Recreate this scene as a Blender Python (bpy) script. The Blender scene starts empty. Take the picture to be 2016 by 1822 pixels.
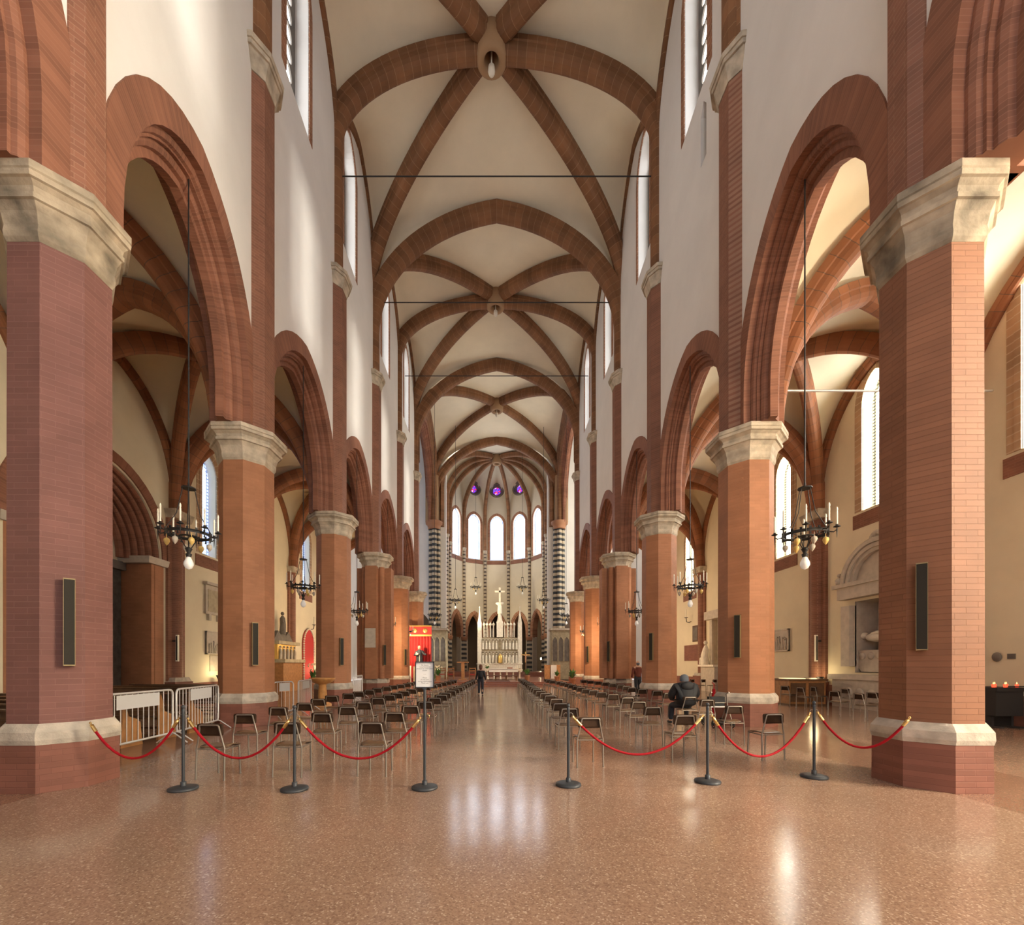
import bpy, bmesh, math, random
from math import sin, cos, pi, sqrt, radians, atan2, hypot
from mathutils import Vector, Matrix
from mathutils.geometry import tessellate_polygon
random.seed(7)
S = bpy.context.scene
COL = S.collection

# ------------------------------------------------------------------ camera, world, sun, exposure
F, CX, HY, CAMZ = 850.0, 978.0, 1310.0, 1.6          # focal length and vanishing point in 2016x1822 pixels
cam_d = bpy.data.cameras.new('camera')
cam_d.sensor_fit = 'HORIZONTAL'; cam_d.sensor_width = 36.0
cam_d.lens = F / 2016 * 36.0
cam_d.shift_x = (1008 - CX) / 2016; cam_d.shift_y = (HY - 911) / 2016
cam_d.clip_start = 0.05; cam_d.clip_end = 400
cam = bpy.data.objects.new('camera', cam_d); COL.objects.link(cam)
cam.location = (0, 0, CAMZ); cam.rotation_euler = (pi/2, 0, 0)
S.camera = cam

w = bpy.data.worlds.new('sky'); S.world = w; w.use_nodes = True
bg = w.node_tree.nodes['Background']
bg.inputs[0].default_value = (0.95, 0.95, 1.0, 1); bg.inputs[1].default_value = 1.2

sun_d = bpy.data.lights.new('sun', 'SUN'); sun_d.energy = 9.0; sun_d.angle = radians(6); sun_d.color = (1.0, 0.93, 0.80)
sun = bpy.data.objects.new('sun', sun_d); COL.objects.link(sun)
sun.rotation_euler = Vector((-0.80, 0.38, -0.46)).to_track_quat('-Z', 'Y').to_euler()

S.view_settings.view_transform = 'Standard'; S.view_settings.look = 'None'
S.view_settings.gamma = 1.0; S.view_settings.exposure = 0.45; S.view_settings.use_curve_mapping = False
S.cycles.use_denoising = True
S.cycles.max_bounces = 8; S.cycles.diffuse_bounces = 5; S.cycles.glossy_bounces = 3; S.cycles.transparent_max_bounces = 6
S.cycles.sample_clamp_indirect = 6.0
S.cycles.caustics_reflective = False; S.cycles.caustics_refractive = False

def at(px, py, Y):
    """a point of the photograph at depth Y"""
    return Vector(((px - CX) * Y / F, Y, CAMZ + (HY - py) * Y / F))
def ground(px, py):
    Y = F * CAMZ / (py - HY)
    return (px - CX) * Y / F, Y

# ------------------------------------------------------------------ materials
def new_mat(name):
    m = bpy.data.materials.new(name); m.use_nodes = True
    nt = m.node_tree; b = nt.nodes['Principled BSDF']
    return m, nt, b
def lnk(nt, a, b): nt.links.new(a, b)
def node(nt, t, **kw):
    n = nt.nodes.new(t)
    for k, v in kw.items(): setattr(n, k, v)
    return n
def math_n(nt, op, a, b=None):
    n = node(nt, 'ShaderNodeMath', operation=op)
    for i, x in enumerate((a, b)):
        if x is None: continue
        if isinstance(x, (int, float)): n.inputs[i].default_value = x
        else: lnk(nt, x, n.inputs[i])
    return n.outputs[0]
def mix_c(nt, fac, a, b, mode='MIX'):
    n = node(nt, 'ShaderNodeMix', data_type='RGBA', blend_type=mode)
    for i, x in ((0, fac), (6, a), (7, b)):
        if isinstance(x, (int, float)): n.inputs[i].default_value = x
        elif isinstance(x, tuple): n.inputs[i].default_value = (*x[:3], 1)
        else: lnk(nt, x, n.inputs[i])
    return n.outputs[2]
def plain(name, c, rough=0.6, metal=0.0, spec=0.5, var=0.0, vscale=3.0, bump=0.0, bscale=40.0, emit=None, es=0.0):
    m, nt, b = new_mat(name)
    b.inputs['Roughness'].default_value = rough; b.inputs['Metallic'].default_value = metal
    b.inputs['Specular IOR Level'].default_value = spec
    b.inputs['Base Color'].default_value = (*c, 1)
    if var or bump:
        tc = node(nt, 'ShaderNodeNewGeometry')
    if var:
        n = node(nt, 'ShaderNodeTexNoise'); n.inputs['Scale'].default_value = vscale; n.inputs['Detail'].default_value = 5
        lnk(nt, tc.outputs['Position'], n.inputs['Vector'])
        r = node(nt, 'ShaderNodeMapRange'); lnk(nt, n.outputs[0], r.inputs[0])
        r.inputs[1].default_value = 0.3; r.inputs[2].default_value = 0.7
        r.inputs[3].default_value = 1 - var; r.inputs[4].default_value = 1 + var * 0.6
        lnk(nt, mix_c(nt, 1.0, c, r.outputs[0], 'MULTIPLY'), b.inputs['Base Color'])
    if bump:
        n2 = node(nt, 'ShaderNodeTexNoise'); n2.inputs['Scale'].default_value = bscale; n2.inputs['Detail'].default_value = 3
        lnk(nt, tc.outputs['Position'], n2.inputs['Vector'])
        bp = node(nt, 'ShaderNodeBump'); bp.inputs['Strength'].default_value = bump; bp.inputs['Distance'].default_value = 0.02
        lnk(nt, n2.outputs[0], bp.inputs['Height']); lnk(nt, bp.outputs[0], b.inputs['Normal'])
    if emit:
        b.inputs['Emission Color'].default_value = (*emit, 1); b.inputs['Emission Strength'].default_value = es
    return m
def brick_mat(name, c, mortar, bw=0.28, bh=0.075, mort=0.006, strength=0.35, var=0.12, spec=0.25):
    """painted brickwork: courses by height, joints by x + y"""
    m, nt, b = new_mat(name)
    g = node(nt, 'ShaderNodeNewGeometry'); sp = node(nt, 'ShaderNodeSeparateXYZ'); lnk(nt, g.outputs['Position'], sp.inputs[0])
    u = math_n(nt, 'ADD', sp.outputs[0], math_n(nt, 'MULTIPLY', sp.outputs[1], 0.93))
    cb = node(nt, 'ShaderNodeCombineXYZ'); lnk(nt, u, cb.inputs[0]); lnk(nt, sp.outputs[2], cb.inputs[1])
    br = node(nt, 'ShaderNodeTexBrick'); lnk(nt, cb.outputs[0], br.inputs['Vector'])
    br.inputs['Scale'].default_value = 1; br.inputs['Brick Width'].default_value = bw; br.inputs['Row Height'].default_value = bh
    br.inputs['Mortar Size'].default_value = mort; br.inputs['Mortar Smooth'].default_value = 0.4; br.inputs['Bias'].default_value = 0
    d = 1 - var
    br.inputs['Color1'].default_value = (*c, 1); br.inputs['Color2'].default_value = (c[0]*d, c[1]*d, c[2]*d, 1); br.inputs['Mortar'].default_value = (*mortar, 1)
    n = node(nt, 'ShaderNodeTexNoise'); n.inputs['Scale'].default_value = 1.3; n.inputs['Detail'].default_value = 6
    lnk(nt, g.outputs['Position'], n.inputs['Vector'])
    r = node(nt, 'ShaderNodeMapRange'); lnk(nt, n.outputs[0], r.inputs[0]); r.inputs[1].default_value = 0.3; r.inputs[2].default_value = 0.7
    r.inputs[3].default_value = 0.85; r.inputs[4].default_value = 1.1
    lnk(nt, mix_c(nt, 1.0, br.outputs[0], r.outputs[0], 'MULTIPLY'), b.inputs['Base Color'])
    bp = node(nt, 'ShaderNodeBump'); bp.inputs['Strength'].default_value = strength; bp.inputs['Distance'].default_value = 0.01; bp.invert = True
    lnk(nt, br.outputs['Fac'], bp.inputs['Height']); lnk(nt, bp.outputs[0], b.inputs['Normal'])
    b.inputs['Roughness'].default_value = 0.6; b.inputs['Specular IOR Level'].default_value = spec
    return m
def rib_mat(name, c, mortar, step, width):
    """bricks laid across an arch: a joint every step metres along its UV length"""
    m, nt, b = new_mat(name)
    uv = node(nt, 'ShaderNodeUVMap'); sp = node(nt, 'ShaderNodeSeparateXYZ'); lnk(nt, uv.outputs[0], sp.inputs[0])
    fr = math_n(nt, 'FRACT', math_n(nt, 'DIVIDE', sp.outputs[0], step))
    j = math_n(nt, 'LESS_THAN', fr, width / step)
    cell = math_n(nt, 'FLOOR', math_n(nt, 'DIVIDE', sp.outputs[0], step))
    wn = node(nt, 'ShaderNodeTexWhiteNoise', noise_dimensions='1D'); lnk(nt, cell, wn.inputs['W'])
    r = node(nt, 'ShaderNodeMapRange'); lnk(nt, wn.outputs[0], r.inputs[0]); r.inputs[3].default_value = 0.82; r.inputs[4].default_value = 1.12
    col = mix_c(nt, 1.0, c, r.outputs[0], 'MULTIPLY')
    g = node(nt, 'ShaderNodeNewGeometry')
    n = node(nt, 'ShaderNodeTexNoise'); n.inputs['Scale'].default_value = 0.9; n.inputs['Detail'].default_value = 5
    lnk(nt, g.outputs['Position'], n.inputs['Vector'])
    r2 = node(nt, 'ShaderNodeMapRange'); lnk(nt, n.outputs[0], r2.inputs[0]); r2.inputs[1].default_value = 0.3; r2.inputs[2].default_value = 0.7
    r2.inputs[3].default_value = 0.75; r2.inputs[4].default_value = 1.15
    col = mix_c(nt, 1.0, col, r2.outputs[0], 'MULTIPLY')
    lnk(nt, mix_c(nt, j, col, mortar), b.inputs['Base Color'])
    b.inputs['Roughness'].default_value = 0.65; b.inputs['Specular IOR Level'].default_value = 0.25
    return m
def plaster_mat(name, c, stain=0.08, spec=0.2):
    m, nt, b = new_mat(name)
    g = node(nt, 'ShaderNodeNewGeometry')
    n = node(nt, 'ShaderNodeTexNoise'); n.inputs['Scale'].default_value = 0.35; n.inputs['Detail'].default_value = 8; n.inputs['Roughness'].default_value = 0.6
    lnk(nt, g.outputs['Position'], n.inputs['Vector'])
    r = node(nt, 'ShaderNodeMapRange'); lnk(nt, n.outputs[0], r.inputs[0]); r.inputs[1].default_value = 0.3; r.inputs[2].default_value = 0.7
    r.inputs[3].default_value = 1 - stain; r.inputs[4].default_value = 1 + stain * 0.5
    lnk(nt, mix_c(nt, 1.0, c, r.outputs[0], 'MULTIPLY'), b.inputs['Base Color'])
    n2 = node(nt, 'ShaderNodeTexNoise'); n2.inputs['Scale'].default_value = 6; n2.inputs['Detail'].default_value = 4
    lnk(nt, g.outputs['Position'], n2.inputs['Vector'])
    bp = node(nt, 'ShaderNodeBump'); bp.inputs['Strength'].default_value = 0.12; bp.inputs['Distance'].default_value = 0.03
    lnk(nt, n2.outputs[0], bp.inputs['Height']); lnk(nt, bp.outputs[0], b.inputs['Normal'])
    b.inputs['Roughness'].default_value = 0.8; b.inputs['Specular IOR Level'].default_value = spec
    return m
def stripe_mat(name, a, c, period, share=0.5):
    m, nt, b = new_mat(name)
    g = node(nt, 'ShaderNodeNewGeometry'); sp = node(nt, 'ShaderNodeSeparateXYZ'); lnk(nt, g.outputs['Position'], sp.inputs[0])
    fr = math_n(nt, 'FRACT', math_n(nt, 'DIVIDE', sp.outputs[2], period))
    lnk(nt, mix_c(nt, math_n(nt, 'LESS_THAN', fr, share), a, c), b.inputs['Base Color'])
    b.inputs['Roughness'].default_value = 0.5
    return m
def glass_mat(name, tint, strength, lead=(0.25, 0.25), clear=0.35, leadw=0.012, border=None):
    """leaded daylight glass: lets part of the sun through and glows with the sky behind it; UV in metres"""
    m = bpy.data.materials.new(name); m.use_nodes = True; nt = m.node_tree; nt.nodes.clear()
    out = node(nt, 'ShaderNodeOutputMaterial')
    uv = node(nt, 'ShaderNodeUVMap'); sp = node(nt, 'ShaderNodeSeparateXYZ'); lnk(nt, uv.outputs[0], sp.inputs[0])
    vo = node(nt, 'ShaderNodeTexNoise'); vo.inputs['Scale'].default_value = 1.7; vo.inputs['Detail'].default_value = 3; lnk(nt, uv.outputs[0], vo.inputs['Vector'])
    r = node(nt, 'ShaderNodeMapRange'); lnk(nt, vo.outputs[0], r.inputs[0]); r.inputs[1].default_value = 0.3; r.inputs[2].default_value = 0.7
    r.inputs[3].default_value = 0.7; r.inputs[4].default_value = 1.15
    em = node(nt, 'ShaderNodeEmission'); lnk(nt, mix_c(nt, 1.0, tint, r.outputs[0], 'MULTIPLY'), em.inputs[0]); em.inputs[1].default_value = strength
    tr = node(nt, 'ShaderNodeBsdfTransparent')
    mx = node(nt, 'ShaderNodeMixShader'); mx.inputs[0].default_value = clear; lnk(nt, em.outputs[0], mx.inputs[1]); lnk(nt, tr.outputs[0], mx.inputs[2])
    lines = None
    for ax, st in ((0, lead[0]), (1, lead[1])):
        if not st: continue
        fr = math_n(nt, 'FRACT', math_n(nt, 'DIVIDE', sp.outputs[ax], st)); l = math_n(nt, 'LESS_THAN', fr, leadw / st)
        lines = l if lines is None else math_n(nt, 'MAXIMUM', lines, l)
    df = node(nt, 'ShaderNodeBsdfDiffuse'); df.inputs[0].default_value = (0.03, 0.03, 0.035, 1)
    if lines is not None:
        m2 = node(nt, 'ShaderNodeMixShader'); lnk(nt, lines, m2.inputs[0]); lnk(nt, mx.outputs[0], m2.inputs[1]); lnk(nt, df.outputs[0], m2.inputs[2])
        lnk(nt, m2.outputs[0], out.inputs[0])
    else: lnk(nt, mx.outputs[0], out.inputs[0])
    return m

MORT = (0.50, 0.36, 0.26)
M = {}
M['pier'] = brick_mat('painted_brick', (0.40, 0.18, 0.092), (0.36, 0.16, 0.082), strength=0.45)
M['pier_rough'] = brick_mat('rough_brick', (0.265, 0.12, 0.066), (0.24, 0.108, 0.06), bw=0.30, mort=0.005, strength=0.8, var=0.12)
M['pier_mauve_shaded'] = brick_mat('mauve_brick_shaded', (0.20, 0.092, 0.078), (0.235, 0.116, 0.098), bw=0.34, mort=0.005, strength=0.4)  # mauve hue, with the base colour darkened so this pillar looks less lit
M['brick_low'] = brick_mat('plinth_brick', (0.25, 0.105, 0.075), (0.22, 0.09, 0.065), strength=0.5, var=0.18)
M['wallbrick'] = brick_mat('pilaster_brick', (0.26, 0.115, 0.072), (0.31, 0.165, 0.11), mort=0.006, strength=0.3, var=0.2)
M['rib'] = rib_mat('rib_brick', (0.225, 0.105, 0.048), (0.34, 0.21, 0.115), 0.40, 0.014)
M['aisle_rib'] = rib_mat('aisle_rib_brick', (0.29, 0.118, 0.055), (0.13, 0.075, 0.05), 0.36, 0.016)
M['arch'] = rib_mat('arch_brick', (0.27, 0.118, 0.073), (0.31, 0.15, 0.10), 0.075, 0.007)
M['trim'] = rib_mat('window_brick', (0.36, 0.17, 0.10), (0.52, 0.38, 0.26), 0.20, 0.02)
M['trim_pale'] = rib_mat('pale_window_brick', (0.50, 0.34, 0.21), (0.56, 0.44, 0.31), 0.22, 0.03)
M['plaster'] = plaster_mat('nave_plaster', (0.80, 0.785, 0.765))
M['vault'] = plaster_mat('vault_plaster', (0.83, 0.75, 0.58), stain=0.10)
M['aisle'] = plaster_mat('aisle_plaster', (0.76, 0.68, 0.50), stain=0.12)
M['apse'] = plaster_mat('apse_plaster', (0.64, 0.57, 0.44), stain=0.1)
M['dim'] = plaster_mat('shaded_plaster', (0.16, 0.12, 0.09))  # dark base colour stands in for the shade of ambulatory and side chapels
M['stone'] = plain('pale_limestone', (0.50, 0.43, 0.33), 0.75, var=0.35, vscale=4, bump=0.3, bscale=25, spec=0.2)
M['stone_w'] = plain('weathered_limestone', (0.36, 0.30, 0.22), 0.8, var=0.65, vscale=2.6, bump=0.4, bscale=18, spec=0.2)
M['band'] = plain('plinth_stone', (0.48, 0.43, 0.36), 0.7, var=0.3, vscale=5, bump=0.3, spec=0.25)
M['marble'] = plain('white_marble', (0.80, 0.74, 0.62), 0.5, var=0.12, vscale=6)
M['grey_marble'] = plain('grey_marble', (0.50, 0.44, 0.36), 0.6, var=0.15, vscale=5, bump=0.2, bscale=30)
M['dark_stone'] = plain('dark_stone', (0.16, 0.14, 0.12), 0.7, var=0.3)
M['iron'] = plain('black_iron', (0.025, 0.023, 0.022), 0.5, metal=0.4)
M['steel'] = plain('steel_tube', (0.30, 0.265, 0.225), 0.38, metal=0.7)
M['white_metal'] = plain('galvanised_metal', (0.62, 0.61, 0.60), 0.45, metal=0.5)
M['ply'] = plain('dark_plywood', (0.045, 0.023, 0.012), 0.55, spec=0.15, var=0.35, vscale=9)
M['ply_seat'] = plain('seat_plywood', (0.15, 0.092, 0.05), 0.28, var=0.25, vscale=9)
M['post'] = plain('grey_post', (0.042, 0.047, 0.054), 0.45, metal=0.2)
M['rope'] = plain('red_rope', (0.34, 0.004, 0.012), 0.7, spec=0.2, var=0.2, vscale=60)
M['brass'] = plain('brass', (0.72, 0.50, 0.20), 0.22, metal=1.0)
M['speaker'] = plain('speaker_grille', (0.032, 0.028, 0.022), 0.6, spec=0.15)
M['bronze'] = plain('bronze_edge', (0.30, 0.235, 0.12), 0.45, metal=0.6)
M['candle'] = plain('ivory_candle', (0.86, 0.82, 0.68), 0.5)
M['bulb_faint_glow'] = plain('unlit_bulb_glow', (0.85, 0.84, 0.80), 0.15, emit=(1, 0.95, 0.85), es=0.1)  # bulb is off; faint emission added to keep it looking bright
M['bulb_on'] = plain('lit_bulb', (1, 0.95, 0.85), 0.3, emit=(1.0, 0.80, 0.50), es=60.0)
M['amber'] = plain('amber_lamp', (0.72, 0.50, 0.16), 0.3)
M['wood'] = plain('dark_wood', (0.12, 0.060, 0.028), 0.45, var=0.3, vscale=7)
M['oak'] = plain('honey_wood', (0.36, 0.17, 0.06), 0.45, var=0.25, vscale=7)
M['red_cloth'] = plain('red_drape', (0.50, 0.035, 0.035), 0.75)
M['gold'] = plain('gilding', (0.75, 0.50, 0.15), 0.35, metal=0.7)
M['paper'] = plain('white_paper', (0.82, 0.82, 0.80), 0.6)
M['ink'] = plain('grey_ink', (0.14, 0.14, 0.15), 0.7)
M['black'] = plain('matt_black', (0.015, 0.015, 0.017), 0.7)
M['jacket'] = plain('black_jacket', (0.014, 0.015, 0.018), 0.7)
M['denim'] = plain('dark_trousers', (0.022, 0.026, 0.036), 0.8)
M['sweater'] = plain('brick_red_sweater', (0.13, 0.03, 0.018), 0.85)
M['skin'] = plain('skin', (0.55, 0.32, 0.22), 0.5)
M['hair'] = plain('auburn_hair', (0.13, 0.05, 0.025), 0.6)
M['wool'] = plain('grey_wool', (0.11, 0.125, 0.15), 0.9)
M['shoe'] = plain('dark_shoe', (0.02, 0.018, 0.016), 0.6)
M['leaf'] = plain('green_leaf', (0.06, 0.16, 0.035), 0.5)
M['terracotta'] = plain('terracotta', (0.36, 0.17, 0.09), 0.7)
M['font'] = plain('orange_marble', (0.60, 0.30, 0.10), 0.35, var=0.2, vscale=8)
M['flame'] = plain('candle_flame', (1, 0.8, 0.4), 0.5, emit=(1.0, 0.50, 0.15), es=2.5)
M['votive'] = plain('red_votive', (0.6, 0.03, 0.02), 0.3, emit=(1.0, 0.06, 0.02), es=1.6)
M['stripe'] = stripe_mat('striped_marble', (0.48, 0.40, 0.29), (0.03, 0.032, 0.035), 0.60)
M['stripe_thin'] = stripe_mat('striped_colonnette', (0.42, 0.35, 0.26), (0.05, 0.03, 0.024), 0.50, 0.36)
M['redstone'] = plain('red_marble_step', (0.26, 0.10, 0.06), 0.3, var=0.2)
M['carpet'] = plain('dark_red_runner', (0.13, 0.05, 0.035), 0.8)
M['door'] = plain('grey_door_wood', (0.095, 0.085, 0.07), 0.6, var=0.4, vscale=5)
M['plastic_bag'] = plain('white_bag', (0.8, 0.8, 0.8), 0.5)
M['dark_glass'] = plain('dark_tinted_glass', (0.05, 0.05, 0.05), 0.1)
M['lit_glass'] = plain('lit_display_top', (0.8, 0.7, 0.4), 0.2, emit=(1.0, 0.85, 0.45), es=0.9)
M['flower'] = plain('cream_flower', (0.75, 0.70, 0.55), 0.6)
M['screen'] = plain('carved_screen_stone', (0.42, 0.36, 0.24), 0.7, var=0.25, vscale=4)
G_NAVE = glass_mat('clerestory_glass', (1.0, 0.99, 0.97), 9.0, lead=(0, 0), clear=0.55)
G_AISLE_R = glass_mat('south_glass', (1.0, 0.97, 0.90), 30.0, lead=(0.0, 1.02), clear=0.35, leadw=0.035)
G_AISLE_L = glass_mat('north_glass', (0.56, 0.73, 1.0), 2.2, lead=(0.14, 0.14), clear=0.1, leadw=0.008)
G_APSE = glass_mat('apse_glass', (0.86, 0.91, 1.0), 6.0, lead=(0, 0.98), clear=0.15, leadw=0.035)
G_NEAR = glass_mat('south_near_glass', (1.0, 0.86, 0.64), 48.0, lead=(0.6, 1.0), clear=0.1, leadw=0.035)
G_TRANS = glass_mat('transept_glass', (1.0, 0.93, 0.78), 14.0, lead=(0.5, 0.5), clear=0.1, leadw=0.03)
G_EDGE = glass_mat('blue_border_glass', (0.30, 0.42, 0.95), 2.6, lead=(0.16, 0.16), clear=0.0, leadw=0.03)
G_WARM = glass_mat('amber_border_glass', (0.95, 0.80, 0.45), 1.6, lead=(0.12, 0.12), clear=0.0, leadw=0.03)
def rose_mat(name):
    m = bpy.data.materials.new(name); m.use_nodes = True; nt = m.node_tree; nt.nodes.clear()
    out = node(nt, 'ShaderNodeOutputMaterial'); uv = node(nt, 'ShaderNodeUVMap')
    v = node(nt, 'ShaderNodeTexVoronoi'); v.inputs['Scale'].default_value = 5.5; lnk(nt, uv.outputs[0], v.inputs['Vector'])
    cr = node(nt, 'ShaderNodeValToRGB'); cr.color_ramp.interpolation = 'CONSTANT'
    cr.color_ramp.elements[0].color = (0.10, 0.04, 0.75, 1)
    cr.color_ramp.elements[1].position = 0.82; cr.color_ramp.elements[1].color = (0.85, 0.45, 0.6, 1)
    for p, c in ((0.3, (0.30, 0.03, 0.70, 1)), (0.55, (0.85, 0.02, 0.10, 1)), (0.68, (0.18, 0.10, 0.85, 1))):
        e = cr.color_ramp.elements.new(p); e.color = c
    sx = node(nt, 'ShaderNodeSeparateColor'); lnk(nt, v.outputs['Color'], sx.inputs[0]); lnk(nt, sx.outputs[0], cr.inputs[0])
    em = node(nt, 'ShaderNodeEmission'); lnk(nt, cr.outputs[0], em.inputs[0]); em.inputs[1].default_value = 1.5
    lnk(nt, em.outputs[0], out.inputs[0]); return m
G_ROSE = rose_mat('stained_rose_glass')
def floor_mat():
    m, nt, b = new_mat('terrazzo')
    g = node(nt, 'ShaderNodeNewGeometry'); P = g.outputs['Position']
    base = (0.33, 0.21, 0.148)
    v = node(nt, 'ShaderNodeTexVoronoi'); v.inputs['Scale'].default_value = 85; lnk(nt, P, v.inputs['Vector'])
    sc = node(nt, 'ShaderNodeSeparateColor'); lnk(nt, v.outputs['Color'], sc.inputs[0])
    cr = node(nt, 'ShaderNodeValToRGB'); cr.color_ramp.interpolation = 'CONSTANT'
    cr.color_ramp.elements[0].color = (0.245, 0.148, 0.102, 1); cr.color_ramp.elements[1].position = 0.93; cr.color_ramp.elements[1].color = (0.50, 0.37, 0.28, 1)
    for p, c in ((0.16, (0.295, 0.182, 0.128, 1)), (0.45, (*base, 1)), (0.78, (0.365, 0.238, 0.17, 1))):
        e = cr.color_ramp.elements.new(p); e.color = c
    lnk(nt, sc.outputs[0], cr.inputs[0])
    n = node(nt, 'ShaderNodeTexNoise'); n.inputs['Scale'].default_value = 0.6; n.inputs['Detail'].default_value = 5; lnk(nt, P, n.inputs['Vector'])
    r = node(nt, 'ShaderNodeMapRange'); lnk(nt, n.outputs[0], r.inputs[0]); r.inputs[1].default_value = 0.3; r.inputs[2].default_value = 0.7; r.inputs[3].default_value = 0.86; r.inputs[4].default_value = 1.06
    col = mix_c(nt, 1.0, cr.outputs[0], r.outputs[0], 'MULTIPLY')
    sp = node(nt, 'ShaderNodeSeparateXYZ'); lnk(nt, P, sp.inputs[0])
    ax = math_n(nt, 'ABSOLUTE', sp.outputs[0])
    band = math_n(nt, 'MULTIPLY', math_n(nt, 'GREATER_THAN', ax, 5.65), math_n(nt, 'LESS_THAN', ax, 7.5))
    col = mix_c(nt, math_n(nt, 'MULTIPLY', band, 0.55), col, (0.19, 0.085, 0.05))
    jy = math_n(nt, 'LESS_THAN', math_n(nt, 'FRACT', math_n(nt, 'DIVIDE', math_n(nt, 'ADD', sp.outputs[1], 0.6), 3.15)), 0.008)
    jx = math_n(nt, 'LESS_THAN', math_n(nt, 'ABSOLUTE', math_n(nt, 'SUBTRACT', ax, 1.25)), 0.012)
    col = mix_c(nt, math_n(nt, 'MULTIPLY', jy, 0.35), col, (0.12, 0.06, 0.04))
    lnk(nt, col, b.inputs['Base Color'])
    b.inputs['Specular IOR Level'].default_value = 0.5
    n3 = node(nt, 'ShaderNodeTexNoise'); n3.inputs['Scale'].default_value = 1.5; n3.inputs['Detail'].default_value = 4; lnk(nt, P, n3.inputs['Vector'])
    r3 = node(nt, 'ShaderNodeMapRange'); lnk(nt, n3.outputs[0], r3.inputs[0]); r3.inputs[3].default_value = 0.11; r3.inputs[4].default_value = 0.21
    lnk(nt, r3.outputs[0], b.inputs['Roughness'])
    n2 = node(nt, 'ShaderNodeTexNoise'); n2.inputs['Scale'].default_value = 1.6; n2.inputs['Detail'].default_value = 2; lnk(nt, P, n2.inputs['Vector'])
    bp = node(nt, 'ShaderNodeBump'); bp.inputs['Strength'].default_value = 0.10; bp.inputs['Distance'].default_value = 0.02
    lnk(nt, n2.outputs[0], bp.inputs['Height']); lnk(nt, bp.outputs[0], b.inputs['Normal'])
    return m
M['floor'] = floor_mat()

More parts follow.
